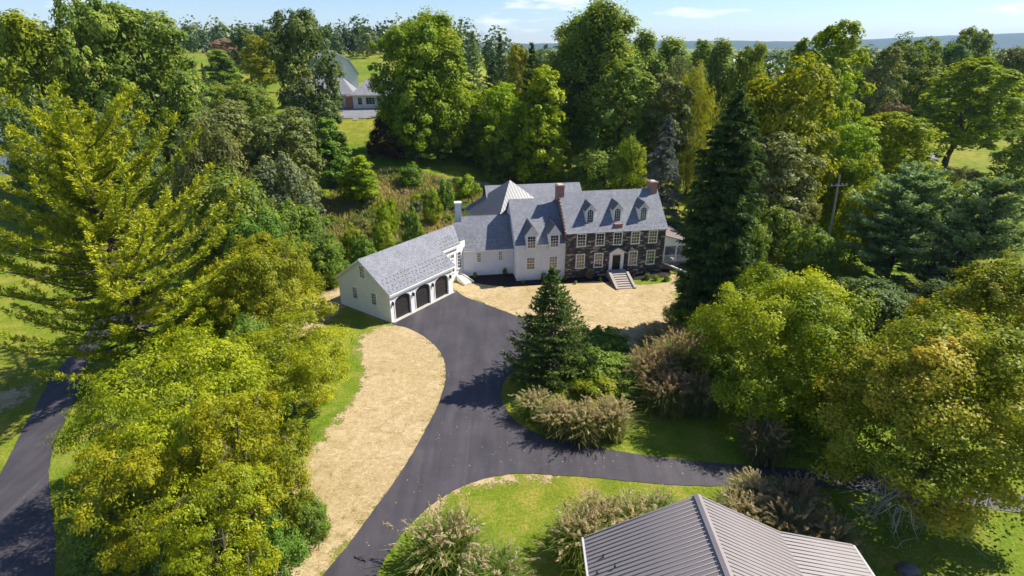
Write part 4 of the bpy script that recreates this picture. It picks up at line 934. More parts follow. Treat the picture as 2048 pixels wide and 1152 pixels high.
def conifer(seed, H, R, z0, levels, nbr, prof='cone', rise=0.0, curl=0.25, blets=12, blen=0.3, needles=40, nl=0.3, nw=0.07, start=0.25, hang=0.0, plume=0.0, up=0.35, trunk=None, irregular=0.15, sweep=0.0):
    """whorled conifer: branches -> branchlets -> needle faces"""
    rg = np.random.default_rng(seed); g = Veg(); tr = trunk or H * 0.013
    tp = bent(rg, np.array([0, 0, -0.6]), np.array([0, 0, H * 0.99]), 10, 0.006); g.W.append((tp, np.linspace(tr * 1.1, tr * 0.08, 10)))
    PP, NN, AL, VV = [], [], [], []
    for i in range(levels):
        t = i / (levels - 1); z = z0 + (H - z0) * (t ** 0.95) * 0.985
        if prof == 'cone': L = R * (1 - t) ** 0.85 + 0.03 * R
        elif prof == 'column': L = R * (np.clip((1 - t) * 4.6, 0.02, 1) ** 0.8) * (0.78 + 0.22 * math.sin(min(t * 4, 1) * 1.57))
        elif prof == 'pine': L = R * (np.clip(1.15 - t, 0, 1) ** 0.6) * np.clip(0.62 + 1.2 * t, 0, 1)
        th0 = rg.uniform(0, 6.28); nb = max(4, int(nbr * (0.6 + 0.4 * (1 - t)))) if prof != 'pine' else nbr
        for b in range(nb):
            th = th0 + 6.283 * b / nb + rg.normal() * 0.25; l = L * rg.uniform(1 - irregular * 1.8, 1 + irregular)
            dr = np.array([math.cos(th), math.sin(th), 0]); s = np.linspace(0, 1, 9)
            zc = (rise + sweep * t ** 1.4) * s + curl * s ** 2.2 - (0.9 * s * (1 - s) * 0.35 if rise <= 0 else 0)
            base = np.array([0, 0, z + rg.normal() * 0.3]); path = base + dr * (l * s)[:, None] * (1 - 0.15 * abs(rise)) + np.array([0, 0, 1]) * (l * zc)[:, None]
            side = np.array([-dr[1], dr[0], 0]); path += side * (rg.normal() * 0.12 * l * s ** 2)[:, None]
            g.W.append((path[::2], np.linspace(0.10 * tr + 0.012 * l, 0.006, 5)))
            bv = rg.normal() * 0.12
            k = max(3, int(blets * (0.45 + 0.55 * l / R)))
            for j in range(k):
                u = start + (1 - start) * (j + rg.random() * 0.8) / k
                f = u * 8; i0 = min(int(f), 7); p0 = path[i0] + (path[i0 + 1] - path[i0]) * (f - i0); tg = unit(path[i0 + 1] - path[i0])
                sg = 1 if j % 2 else -1; bl = blen * l * (1.15 - 0.6 * u) * rg.uniform(0.7, 1.25) + 0.12
                dd = unit(tg * 0.75 + side * sg * (0.8 if u < 0.93 else 0.1) + np.array([0, 0, up * rg.uniform(0.4, 1.2) - hang]))
                m = needles; w = rg.random(m) ** 0.85
                rd = unit(rg.normal(size=(m, 3)) + np.array([0, 0, 0.25]))
                c = p0 + dd * (bl * w)[:, None]
                rad = (plume if plume else nl * 0.35)
                PP.append(c + rd * (rad * (0.35 + 0.65 * rg.random(m)) * (1.1 - 0.5 * w))[:, None])
                a = dd * 0.8 + rd * 0.75 + np.array([0, 0, -hang * 0.6]); AL.append(a)
                NN.append(np.cross(a, rg.normal(size=(m, 3))) + np.array([0, 0, 0.55]) * 1.0 + rd * 0.4)
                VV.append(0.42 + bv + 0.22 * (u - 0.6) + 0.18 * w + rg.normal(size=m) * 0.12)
    P = np.concatenate(PP); g.leaves(rg, P, np.concatenate(NN), nl * rg.uniform(0.7, 1.25, len(P)), np.concatenate(VV), nw / nl, np.concatenate(AL))
    return g
def bare(seed, H, R, n=240, z0=0.5, spread=0.9):
    """leafless twiggy crown"""
    rg = np.random.default_rng(seed); W = []
    for i in range(n):
        d = rg.normal(size=3); d[2] = abs(d[2]) * 0.9 + 0.15; d = d / np.linalg.norm(d)
        q = np.array([0, 0, z0]) + d * np.array([R, R, H - z0]) * rg.uniform(0.45, 1.0); p = np.array([0, 0, z0]) * rg.uniform(0.2, 1) + d * np.array([R, R, H]) * rg.uniform(0.0, 0.3)
        W.append((bent(rg, p, q, 4, 0.12), [0.035, 0.025, 0.018, 0.01]))
        for k in range(3):
            s = p + (q - p) * rg.uniform(0.4, 0.95); W.append((bent(rg, s, s + unit(d + rg.normal(size=3) * 0.7) * rg.uniform(0.2, 0.5) * R * 0.5, 3, 0.1), [0.018, 0.013, 0.006]))
    W.append((np.array([[0, 0, -0.4], [0, 0, z0 + 0.3 * H]]), [0.16, 0.07]))
    return tubes(W, 3)
def grass_clump(seed, H=1.9, R=1.3, blades=1500, plumes=90, spread=1.0):
    """fountain grass: arching blades and feathery plumes, as two meshes"""
    rg = np.random.default_rng(seed)
    def strips(n, h0, h1, lean0, lean1, w, segs=4, top=False):
        th = rg.uniform(0, 6.283, n); h = rg.uniform(h0, h1, n) * H; ln = rg.uniform(lean0, lean1, n) * R * spread
        b = np.stack([rg.normal(size=n), rg.normal(size=n), np.zeros(n)], 1) * R * (0.26 if not top else 0.2)
        s = np.linspace(0, 1, segs + 1); V = []
        dr = np.stack([np.cos(th), np.sin(th), np.zeros(n)], 1); sd = np.stack([-np.sin(th), np.cos(th), np.zeros(n)], 1)
        for q in s:
            bend = q ** 1.9 if not top else q ** 1.7
            c = b + dr * (ln * bend)[:, None] + np.array([0, 0, 1]) * (h * (q * (1.3 + 0.5 * ln / R) - q * q * (0.3 + 0.5 * ln / R + 0.25 * (ln / R) ** 2)))[:, None]
            ww = w * (1 - 0.85 * q) if not top else w * 0.35
            V.append(c - sd * ww); V.append(c + sd * ww)
        V = np.stack(V, 1); k = np.arange(n)[:, None] * (2 * (segs + 1))
        Q = np.concatenate([np.stack([k[:, 0] + 2 * i, k[:, 0] + 2 * i + 1, k[:, 0] + 2 * i + 3, k[:, 0] + 2 * i + 2], 1) for i in range(segs)])
        vv = np.tile(np.clip(0.5 + rg.normal(size=n) * 0.2, 0, 1), segs); end = V[:, -1] * 0.5 + V[:, -2] * 0.5; pre = V[:, -3] * 0.5 + V[:, -4] * 0.5
        return V.reshape(-1, 3), Q, vv, end, unit(end - pre)
    V, Q, v, _, _ = strips(blades, 0.35, 1.0, 0.1, 1.0, 0.030)
    bl = np_mesh('grass_blades', V, Q, v, 'bark')
    V, Q, v, e, d = strips(plumes, 0.85, 1.12, 0.15, 0.95, 0.012, 3, True)
    m = 20; L = 0.40 * H / 1.9
    P = (e[:, None, :] + d[:, None, :] * (L * (rg.random((plumes, m, 1)) - 0.45)) + rg.normal(size=(plumes, m, 3)) * 0.028).reshape(-1, 3)
    al = np.repeat(d, m, 0) + rg.normal(size=(plumes * m, 3)) * 0.25
    PV, PQ = leaf_quads(rg, P, rg.normal(size=P.shape) + [0, 0, 0.5], 0.15 * rg.uniform(0.7, 1.4, len(P)), 0.24, al)
    pv = np.clip(np.repeat(0.5 + rg.normal(size=plumes) * 0.25, m), 0, 1)
    pl = np_mesh('plumes', PV, PQ, pv, 'bark')
    return bl, pl

# ---------------------------------------------------------------- foliage colours
LM = dict(
    lime=((0.137, 0.219, 0.009), (0.306, 0.383, 0.014), (0.534, 0.553, 0.023)),
    yellow=((0.144, 0.186, 0.007), (0.330, 0.354, 0.012), (0.516, 0.486, 0.019)),
    gold=((0.138, 0.170, 0.010), (0.324, 0.336, 0.017), (0.540, 0.480, 0.026)),
    maple=((0.115, 0.184, 0.014), (0.259, 0.329, 0.021), (0.478, 0.475, 0.030)),
    green=((0.103, 0.168, 0.030), (0.219, 0.302, 0.041), (0.437, 0.454, 0.056)),
    dark=((0.071, 0.125, 0.042), (0.145, 0.217, 0.059), (0.311, 0.355, 0.084)),
    vine=((0.085, 0.151, 0.021), (0.168, 0.263, 0.032), (0.319, 0.381, 0.048)),
    olive=((0.106, 0.131, 0.035), (0.231, 0.256, 0.069), (0.413, 0.394, 0.150)),
    sage=((0.102, 0.138, 0.060), (0.198, 0.240, 0.108), (0.324, 0.348, 0.180)),
    rust=((0.126, 0.174, 0.014), (0.300, 0.330, 0.022), (0.600, 0.432, 0.054)),
    tan=((0.17, 0.135, 0.065), (0.300, 0.235, 0.125), (0.420, 0.320, 0.185)),
    brown=((0.120, 0.088, 0.048), (0.225, 0.160, 0.090), (0.320, 0.235, 0.135)),
    pine=((0.098, 0.143, 0.010), (0.305, 0.332, 0.016), (0.520, 0.468, 0.029)),
    spruce=((0.043, 0.089, 0.023), (0.101, 0.173, 0.035), (0.223, 0.295, 0.058)),
    darkspruce=((0.029, 0.059, 0.021), (0.065, 0.110, 0.033), (0.152, 0.204, 0.049)),
    blue=((0.114, 0.198, 0.075), (0.237, 0.338, 0.132), (0.461, 0.543, 0.222)),
    grey=((0.090, 0.108, 0.096), (0.158, 0.180, 0.159), (0.255, 0.277, 0.240)),
    redleaf=((0.055, 0.030, 0.022), (0.115, 0.052, 0.034), (0.180, 0.085, 0.046)),
    pink=((0.20, 0.130, 0.095), (0.36, 0.235, 0.180), (0.48, 0.34, 0.26)),
    blade=((0.126, 0.162, 0.036), (0.240, 0.258, 0.072), (0.360, 0.324, 0.132)),
    bladeg=((0.096, 0.162, 0.026), (0.198, 0.270, 0.048), (0.312, 0.342, 0.084)),
    bladed=((0.126, 0.144, 0.060), (0.222, 0.228, 0.102), (0.336, 0.288, 0.156)),
    plume=((0.38, 0.31, 0.17), (0.52, 0.43, 0.25), (0.64, 0.54, 0.35)),
    plumer=((0.27, 0.19, 0.10), (0.40, 0.295, 0.165), (0.50, 0.39, 0.24)),
)
for k, c in LM.items():
    nd = k in ('pine', 'spruce', 'darkspruce', 'blue', 'grey')
    leaf_mat('leaf_' + k, *c, trans=0.25 if nd else (0.45 if k.startswith(('blade', 'plume')) else 0.42), gloss=0.01 if nd else 0.012)

# ---------------------------------------------------------------- prototypes
PROTO = {}
def proto(key, H, R, gen, bark='bark'):
    V = np.concatenate(gen.V); H = float(np.percentile(V[:, 2], 99.7)); R = float(np.percentile(np.hypot(V[:, 0], V[:, 1]), 95))
    PROTO[key] = (H, R, *gen.meshes(key, 5), bark)
proto('maple_a', 20, 6.5, broad(11, 20, 6.5, 2.5, 'round', 15, 15, 75, 0.46))
proto('maple_b', 20, 6.5, broad(12, 20, 6.5, 1.5, 'dome', 16, 15, 75, 0.46, mr=0.36))
proto('maple_c', 22, 6.0, broad(13, 22, 6.0, 3, 'round', 17, 14, 75, 0.46, mr=0.34, cr=0.15))
proto('oak', 24, 7.5, broad(14, 24, 7.5, 2.5, 'column', 20, 15, 80, 0.50, mr=0.33, cr=0.15))
proto('poplar', 34, 6.5, broad(15, 34, 6.5, 2, 'column', 26, 15, 75, 0.55, mr=0.34, cr=0.20, tuft=1.2))
proto('poplar_b', 28, 5.0, broad(16, 28, 5.0, 2, 'cone', 22, 13, 70, 0.52, mr=0.36, cr=0.22, tuft=1.2))
proto('pyramid', 18, 5.0, broad(17, 18, 5.0, 1.5, 'cone', 18, 14, 75, 0.42, mr=0.34, cr=0.17))
proto('willow', 17, 6.0, broad(18, 17, 6.0, 1.5, 'dome', 13, 14, 90, 0.55, droop=1.1, asp=0.22, flat=0.9))
proto('bushy', 8, 5.0, broad(19, 8, 5.0, 0.3, 'dome', 14, 16, 85, 0.28, mr=0.36, cr=0.15))
proto('bushy_b', 8, 4.5, broad(20, 8, 4.5, 0.2, 'dome', 13, 15, 85, 0.26, mr=0.34, cr=0.17, tuft=0.5))
proto('shrub', 2.6, 1.8, broad(21, 2.6, 1.8, 0.1, 'dome', 9, 10, 60, 0.17, mr=0.38, cr=0.2, trunk=0.05))
proto('shrub_b', 2.6, 1.6, broad(22, 2.6, 1.6, 0.1, 'round', 8, 10, 60, 0.16, mr=0.4, cr=0.22, tuft=0.6, trunk=0.05))
proto('spruce_far', 20, 4.2, conifer(23, 20, 4.2, 1.0, 22, 9, blets=8, needles=9, nl=0.75, nw=0.20, plume=0.22, rise=-0.2, hang=0.25))
proto('white_pine', 16, 6.2, conifer(24, 16, 6.2, 1.5, 19, 7, 'pine', sweep=0.5, rise=0.06, curl=0.2, blets=14, blen=0.2, needles=24, nl=0.55, nw=0.18, plume=0.45, up=0.5, start=0.2, irregular=0.3))
proto('weeping_cedar', 13, 4.6, conifer(25, 13, 4.6, 0.6, 22, 8, 'cone', rise=0.05, curl=-0.28, blets=9, blen=0.26, needles=16, nl=0.45, nw=0.11, plume=0.2, hang=0.35, irregular=0.25))

def scale_to(key, H, R):
    h, r = PROTO[key][:2]; return (R / r, R / r, H / h)
NSTEM = dict(maple='maple_tree', oak='oak_tree', poplar='poplar_tree', pyramid='linden_tree', willow='willow_tree', bushy='thicket_tree', shrub='shrub', spruce='spruce_tree', white='pine_tree', weeping='cedar_tree')
rot_rg = np.random.default_rng(99)
def put(key, x, y, H, R, mat, label, cat='tree', group=None, name=None, z=None, bark=None):
    h, r, crown, wood, bk = PROTO[key]
    zz = tz(x, y) if z is None else z
    root = empty(name or NSTEM[key.split('_')[0]], (x, y, zz), label, cat, group)
    sx, sy, sz = scale_to(key, H, R); root.scale = (sx * rot_rg.uniform(0.93, 1.07), sy * rot_rg.uniform(0.93, 1.07), sz); root.rotation_euler = (0, 0, rot_rg.uniform(0, 6.28))
    for nm, me, mt in (('crown', crown, 'leaf_' + mat), ('trunk', wood, bark or bk)):
        o = link(nm, me, root); o.material_slots[0].link = 'OBJECT'; o.material_slots[0].material = MATS[mt]
    return root
def tree(key, cx, ytop, wpx, Y, mat, label, cat='tree', group=None, name=None, bark=None):
    """crown top at pixel (cx, ytop), crown width wpx, trunk foot on the ground at distance Y"""
    p = AT(cx, ytop, Y); H = p[2] - tz(p[0], Y); depth = Y * CP + (CAM_H - p[2] + H * 0.5) * SP
    return put(key, p[0], Y, max(H, 0.6), 0.5 * wpx * depth / F_PX, mat, label, cat, group, name, bark=bark)
def fit(gen, H):
    A = np.concatenate(gen.V); k = H / np.percentile(A[:, 2], 99.8); S = np.array([1, 1, k])
    gen.V = [v * S for v in gen.V]; gen.W = [(np.asarray(p) * S, r) for p, r in gen.W]; return gen
def unique(gen, name, x, y, mat, label, cat='tree', bark='bark', z=None, rot=0.0, sides=6):
    root = empty(name, (x, y, tz(x, y) if z is None else z), label, cat); root.rotation_euler = (0, 0, rot)
    crown, wood = gen.meshes(name, sides); c = link('crown', crown, root); c.data.materials[0] = MATS['leaf_' + mat]
    if wood: w = link('trunk', wood, root); w.data.materials[0] = MATS[bark]
    return root

# ---------------------------------------------------------------- trees near the camera, one of a kind each
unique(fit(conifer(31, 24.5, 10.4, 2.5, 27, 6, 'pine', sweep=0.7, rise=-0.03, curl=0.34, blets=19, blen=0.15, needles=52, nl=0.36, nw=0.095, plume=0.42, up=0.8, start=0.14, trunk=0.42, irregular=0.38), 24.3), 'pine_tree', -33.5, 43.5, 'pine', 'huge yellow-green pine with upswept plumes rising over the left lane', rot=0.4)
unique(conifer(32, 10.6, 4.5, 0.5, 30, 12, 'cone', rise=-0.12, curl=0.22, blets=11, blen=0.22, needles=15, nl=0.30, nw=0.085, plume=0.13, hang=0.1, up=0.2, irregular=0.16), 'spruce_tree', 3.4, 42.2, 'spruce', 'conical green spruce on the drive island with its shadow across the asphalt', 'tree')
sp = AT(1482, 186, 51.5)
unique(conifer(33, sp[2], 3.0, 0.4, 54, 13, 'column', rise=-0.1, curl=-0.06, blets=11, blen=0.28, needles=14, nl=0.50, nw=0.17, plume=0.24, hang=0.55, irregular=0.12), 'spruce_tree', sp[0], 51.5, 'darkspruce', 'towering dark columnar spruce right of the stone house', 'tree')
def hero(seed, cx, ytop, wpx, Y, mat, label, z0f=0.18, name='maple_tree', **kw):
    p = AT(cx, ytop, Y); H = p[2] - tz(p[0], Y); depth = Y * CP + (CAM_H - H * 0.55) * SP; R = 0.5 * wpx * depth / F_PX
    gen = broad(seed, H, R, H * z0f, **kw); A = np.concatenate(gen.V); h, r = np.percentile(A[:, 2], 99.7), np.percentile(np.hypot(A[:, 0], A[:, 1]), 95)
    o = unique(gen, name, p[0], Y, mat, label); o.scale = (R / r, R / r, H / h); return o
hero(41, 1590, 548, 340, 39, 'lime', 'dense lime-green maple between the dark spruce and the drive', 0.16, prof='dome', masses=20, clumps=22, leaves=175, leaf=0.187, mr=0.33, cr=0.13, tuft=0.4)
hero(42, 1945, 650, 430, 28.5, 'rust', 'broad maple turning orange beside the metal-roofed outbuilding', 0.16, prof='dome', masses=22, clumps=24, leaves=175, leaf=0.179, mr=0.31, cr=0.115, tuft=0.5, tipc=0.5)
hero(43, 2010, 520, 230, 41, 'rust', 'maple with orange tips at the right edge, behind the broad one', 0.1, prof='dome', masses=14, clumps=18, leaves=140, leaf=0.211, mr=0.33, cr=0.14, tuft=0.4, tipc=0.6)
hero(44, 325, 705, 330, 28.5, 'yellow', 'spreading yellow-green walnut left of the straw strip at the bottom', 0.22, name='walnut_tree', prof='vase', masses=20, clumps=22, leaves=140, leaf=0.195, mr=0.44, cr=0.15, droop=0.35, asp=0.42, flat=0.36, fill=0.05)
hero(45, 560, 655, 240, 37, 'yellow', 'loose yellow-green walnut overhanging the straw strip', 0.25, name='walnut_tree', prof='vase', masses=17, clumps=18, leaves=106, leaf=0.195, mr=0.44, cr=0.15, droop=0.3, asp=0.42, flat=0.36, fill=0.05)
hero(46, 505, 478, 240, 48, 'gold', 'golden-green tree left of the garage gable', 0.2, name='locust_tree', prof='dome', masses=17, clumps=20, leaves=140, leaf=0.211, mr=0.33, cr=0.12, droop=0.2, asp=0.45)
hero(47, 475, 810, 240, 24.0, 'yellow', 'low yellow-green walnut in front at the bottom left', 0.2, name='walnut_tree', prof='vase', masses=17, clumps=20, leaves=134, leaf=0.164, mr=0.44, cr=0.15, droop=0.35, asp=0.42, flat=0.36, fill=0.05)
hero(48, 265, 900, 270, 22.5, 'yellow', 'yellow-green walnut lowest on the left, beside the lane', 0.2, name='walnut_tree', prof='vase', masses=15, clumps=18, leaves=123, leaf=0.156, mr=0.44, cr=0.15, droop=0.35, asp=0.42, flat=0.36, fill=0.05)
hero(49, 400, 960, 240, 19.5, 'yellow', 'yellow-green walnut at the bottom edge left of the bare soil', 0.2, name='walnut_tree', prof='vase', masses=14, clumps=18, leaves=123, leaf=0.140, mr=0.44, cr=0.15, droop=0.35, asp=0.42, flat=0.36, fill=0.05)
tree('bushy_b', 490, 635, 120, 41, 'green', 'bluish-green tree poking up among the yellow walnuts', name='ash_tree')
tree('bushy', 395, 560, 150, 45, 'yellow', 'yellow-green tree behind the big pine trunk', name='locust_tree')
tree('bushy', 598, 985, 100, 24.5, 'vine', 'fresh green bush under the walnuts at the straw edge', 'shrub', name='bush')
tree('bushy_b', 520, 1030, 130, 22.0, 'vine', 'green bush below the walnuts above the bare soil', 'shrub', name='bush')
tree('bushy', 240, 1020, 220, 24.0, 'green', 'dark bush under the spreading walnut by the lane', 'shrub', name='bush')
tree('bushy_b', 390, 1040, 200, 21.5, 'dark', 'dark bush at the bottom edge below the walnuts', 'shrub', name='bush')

# ---------------------------------------------------------------- trees, left and behind
T = tree
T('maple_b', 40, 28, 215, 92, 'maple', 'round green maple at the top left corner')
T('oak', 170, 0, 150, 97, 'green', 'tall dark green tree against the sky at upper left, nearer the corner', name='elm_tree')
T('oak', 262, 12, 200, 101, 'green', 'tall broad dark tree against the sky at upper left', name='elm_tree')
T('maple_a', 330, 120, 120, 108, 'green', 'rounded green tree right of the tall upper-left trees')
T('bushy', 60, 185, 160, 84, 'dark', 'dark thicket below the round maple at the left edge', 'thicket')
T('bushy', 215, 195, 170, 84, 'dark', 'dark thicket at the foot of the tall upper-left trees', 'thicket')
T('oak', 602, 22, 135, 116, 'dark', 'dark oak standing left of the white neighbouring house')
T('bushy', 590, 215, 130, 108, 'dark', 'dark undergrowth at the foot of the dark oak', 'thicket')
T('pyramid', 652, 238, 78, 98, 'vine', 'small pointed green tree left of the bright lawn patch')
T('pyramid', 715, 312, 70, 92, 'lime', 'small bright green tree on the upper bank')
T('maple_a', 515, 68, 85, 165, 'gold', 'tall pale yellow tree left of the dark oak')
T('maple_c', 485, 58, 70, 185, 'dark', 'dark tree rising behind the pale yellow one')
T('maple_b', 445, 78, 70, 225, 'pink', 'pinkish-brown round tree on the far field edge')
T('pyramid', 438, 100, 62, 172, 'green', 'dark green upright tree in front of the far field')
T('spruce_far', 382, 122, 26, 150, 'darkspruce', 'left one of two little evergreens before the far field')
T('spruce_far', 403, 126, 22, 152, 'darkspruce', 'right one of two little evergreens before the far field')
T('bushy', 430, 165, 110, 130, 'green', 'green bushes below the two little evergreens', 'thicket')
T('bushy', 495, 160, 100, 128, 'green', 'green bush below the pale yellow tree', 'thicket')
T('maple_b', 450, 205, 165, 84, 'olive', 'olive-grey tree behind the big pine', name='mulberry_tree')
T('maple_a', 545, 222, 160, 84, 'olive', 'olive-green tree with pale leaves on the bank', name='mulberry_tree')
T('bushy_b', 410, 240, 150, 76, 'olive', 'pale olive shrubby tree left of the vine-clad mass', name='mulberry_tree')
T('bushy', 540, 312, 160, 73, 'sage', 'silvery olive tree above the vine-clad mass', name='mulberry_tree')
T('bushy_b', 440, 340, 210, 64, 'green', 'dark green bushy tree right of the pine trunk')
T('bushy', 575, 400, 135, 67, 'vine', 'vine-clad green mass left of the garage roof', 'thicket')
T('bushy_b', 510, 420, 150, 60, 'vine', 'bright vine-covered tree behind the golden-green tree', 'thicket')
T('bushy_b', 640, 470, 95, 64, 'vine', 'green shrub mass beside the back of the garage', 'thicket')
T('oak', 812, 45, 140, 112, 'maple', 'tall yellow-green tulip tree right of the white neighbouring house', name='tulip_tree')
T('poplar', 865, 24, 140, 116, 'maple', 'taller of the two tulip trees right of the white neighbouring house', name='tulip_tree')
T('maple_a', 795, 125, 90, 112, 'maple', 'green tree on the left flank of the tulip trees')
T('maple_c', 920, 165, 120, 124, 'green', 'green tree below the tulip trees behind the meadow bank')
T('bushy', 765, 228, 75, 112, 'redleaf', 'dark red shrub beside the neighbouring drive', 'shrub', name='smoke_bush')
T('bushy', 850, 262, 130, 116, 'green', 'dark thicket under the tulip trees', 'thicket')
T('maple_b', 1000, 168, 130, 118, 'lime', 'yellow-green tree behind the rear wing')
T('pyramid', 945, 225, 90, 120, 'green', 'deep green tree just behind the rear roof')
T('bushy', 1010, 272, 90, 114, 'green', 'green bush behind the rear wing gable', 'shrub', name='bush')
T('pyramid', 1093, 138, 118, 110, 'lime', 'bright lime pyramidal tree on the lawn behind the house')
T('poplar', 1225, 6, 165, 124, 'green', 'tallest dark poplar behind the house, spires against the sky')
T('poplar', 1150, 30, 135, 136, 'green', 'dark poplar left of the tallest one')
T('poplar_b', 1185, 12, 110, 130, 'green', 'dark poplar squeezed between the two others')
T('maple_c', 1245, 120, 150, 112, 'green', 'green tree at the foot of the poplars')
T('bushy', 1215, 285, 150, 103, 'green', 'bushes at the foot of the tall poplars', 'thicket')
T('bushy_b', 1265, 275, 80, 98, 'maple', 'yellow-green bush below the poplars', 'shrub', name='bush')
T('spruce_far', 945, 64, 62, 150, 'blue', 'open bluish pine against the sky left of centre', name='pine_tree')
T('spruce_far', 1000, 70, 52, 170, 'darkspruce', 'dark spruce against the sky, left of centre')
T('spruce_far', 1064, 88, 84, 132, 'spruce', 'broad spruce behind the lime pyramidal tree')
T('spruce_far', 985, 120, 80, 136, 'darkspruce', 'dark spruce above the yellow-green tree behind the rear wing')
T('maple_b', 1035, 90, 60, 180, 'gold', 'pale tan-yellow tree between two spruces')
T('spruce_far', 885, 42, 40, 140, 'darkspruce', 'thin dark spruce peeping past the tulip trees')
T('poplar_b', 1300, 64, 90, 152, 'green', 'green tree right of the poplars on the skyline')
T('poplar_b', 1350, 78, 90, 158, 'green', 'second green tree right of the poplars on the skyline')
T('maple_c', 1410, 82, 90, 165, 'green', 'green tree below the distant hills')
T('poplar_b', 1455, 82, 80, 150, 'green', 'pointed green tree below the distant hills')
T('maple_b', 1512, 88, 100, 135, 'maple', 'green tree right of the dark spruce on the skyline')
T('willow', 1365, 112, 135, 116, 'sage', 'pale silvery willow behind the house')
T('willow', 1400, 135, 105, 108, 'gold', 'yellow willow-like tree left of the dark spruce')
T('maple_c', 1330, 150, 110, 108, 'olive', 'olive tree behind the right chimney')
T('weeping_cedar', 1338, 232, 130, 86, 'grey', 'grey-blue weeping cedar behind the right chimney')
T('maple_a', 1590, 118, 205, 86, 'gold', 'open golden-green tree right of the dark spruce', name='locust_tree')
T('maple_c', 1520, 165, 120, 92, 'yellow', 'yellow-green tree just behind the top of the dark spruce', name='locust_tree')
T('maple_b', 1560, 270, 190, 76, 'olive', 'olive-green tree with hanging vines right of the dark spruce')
T('bushy', 1545, 395, 120, 70, 'green', 'dark shrubs under the vine-hung tree', 'thicket')
T('maple_c', 1690, 46, 165, 112, 'maple', 'tall bright green tree standing against the sky at upper right')
T('maple_a', 1655, 140, 120, 104, 'lime', 'lime-green tree below the tall bright one')
T('maple_b', 1790, 228, 200, 100, 'lime', 'wide lime-green tree left of the far lawn')
T('maple_a', 1700, 240, 130, 92, 'lime', 'lime-green tree above the utility pole')
T('bushy', 1715, 310, 150, 84, 'maple', 'green bushes behind the utility pole', 'thicket')
T('bushy_b', 1612, 385, 90, 76, 'olive', 'olive shrubs left of the utility pole', 'thicket')
T('bushy_b', 1742, 362, 115, 71, 'yellow', 'bright yellow tree right of the utility pole', name='locust_tree')
T('white_pine', 1838, 338, 200, 65, 'blue', 'blue-green pine right of the bright yellow tree')
T('white_pine', 2000, 352, 190, 59, 'blue', 'blue-green pine near the right edge')
T('bushy_b', 1908, 362, 90, 76, 'yellow', 'yellow tree between the two blue-green pines', name='locust_tree')
T('bushy', 1640, 452, 110, 65, 'green', 'ivy-covered green dome beside the small lawn', 'shrub', name='ivy_mound')
T('bushy', 1560, 535, 100, 63, 'sage', 'pale green low bush on the small lawn', 'shrub', name='bush')
T('bushy', 1760, 560, 170, 52, 'dark', 'dark undergrowth below the blue-green pine', 'thicket')
T('bushy', 1900, 560, 150, 50, 'dark', 'dark undergrowth left of the orange-tipped maple', 'thicket')
T('bushy', 1500, 420, 100, 66, 'green', 'green bush close behind the dark spruce', 'shrub', name='bush')
T('maple_c', 1955, 118, 205, 138, 'maple', 'large spreading green tree on the far right lawn')
T('maple_a', 1845, 70, 130, 190, 'green', 'tall green tree on the skyline at upper right')
T('oak', 1900, 90, 100, 195, 'dark', 'dark tree on the skyline at upper right')
T('maple_b', 1948, 56, 100, 205, 'green', 'dark round-headed tree on the skyline near the right edge')
T('maple_c', 1785, 95, 90, 175, 'olive', 'olive tree below the upper-right skyline')
T('bushy', 1790, 200, 90, 150, 'brown', 'brown domed bush behind the lime-green tree', 'shrub', name='bush')
T('maple_b', 2035, 95, 110, 190, 'olive', 'hazy olive tree at the upper right edge')
T('maple_b', 2085, 250, 150, 104, 'green', 'green tree cut off by the right edge above the blue pine')
T('bushy', 1945, 335, 70, 108, 'olive', 'olive shrub on the edge of the far lawn', 'shrub', name='bush')

# leafless shrubs
def twiggy(seed, cx, ytop, wpx, Y, mat, label, n=220):
    p = AT(cx, ytop, Y); z = tz(p[0], Y); H = p[2] - z; R = 0.5 * wpx * (Y * CP + (CAM_H - p[2]) * SP) / F_PX
    V, Q = bare(seed, H, R, n); o = link('bare_shrub', np_mesh('bare_shrub', V, Q, mat=mat), None, (p[0], Y, z)); tag(o, label, 'shrub'); return o
twiggy(1, 395, 158, 70, 92, 'dead_wood', 'bare grey shrub above the olive-grey tree')
twiggy(2, 345, 205, 60, 82, 'dead_wood', 'bare grey shrub left of the olive-grey tree')
twiggy(3, 1925, 430, 160, 60, 'purple_twig', 'tangle of bare purple-grey twigs between the two blue-green pines', 420)
twiggy(4, 1880, 560, 120, 55, 'purple_twig', 'low tangle of bare twigs below the blue-green pines', 300)
# dead twigs hanging under the orange maple
hz = np.random.default_rng(8); W = []; c0 = AT(1845, 960, 24.6)
for i in range(100):
    p = c0 + hz.normal(size=3) * [0.9, 0.6, 0.4]; q = p + np.array([hz.normal() * 0.9, -0.2 + hz.normal() * 0.6, -hz.uniform(0.8, 2.6)]); W.append((bent(hz, p, q, 4, 0.12), [0.022, 0.016, 0.010, 0.005]))
    for k in range(3): s = p + (q - p) * hz.uniform(0.3, 0.9); W.append((bent(hz, s, s + hz.normal(size=3) * [0.4, 0.4, 0.3], 3, 0.1), [0.014, 0.01, 0.005]))
om = [o for o in bpy.data.objects if o.get('label', '').startswith('broad maple turning orange')][0]
V, Q = tubes(W, 4); o = link('dead_branches', np_mesh('dead_branches', V - origin_of(om), Q, mat='dead_wood'), om)
o['label'] = 'bare grey dead twigs hanging below the crown'; o['kind'] = 'stuff'

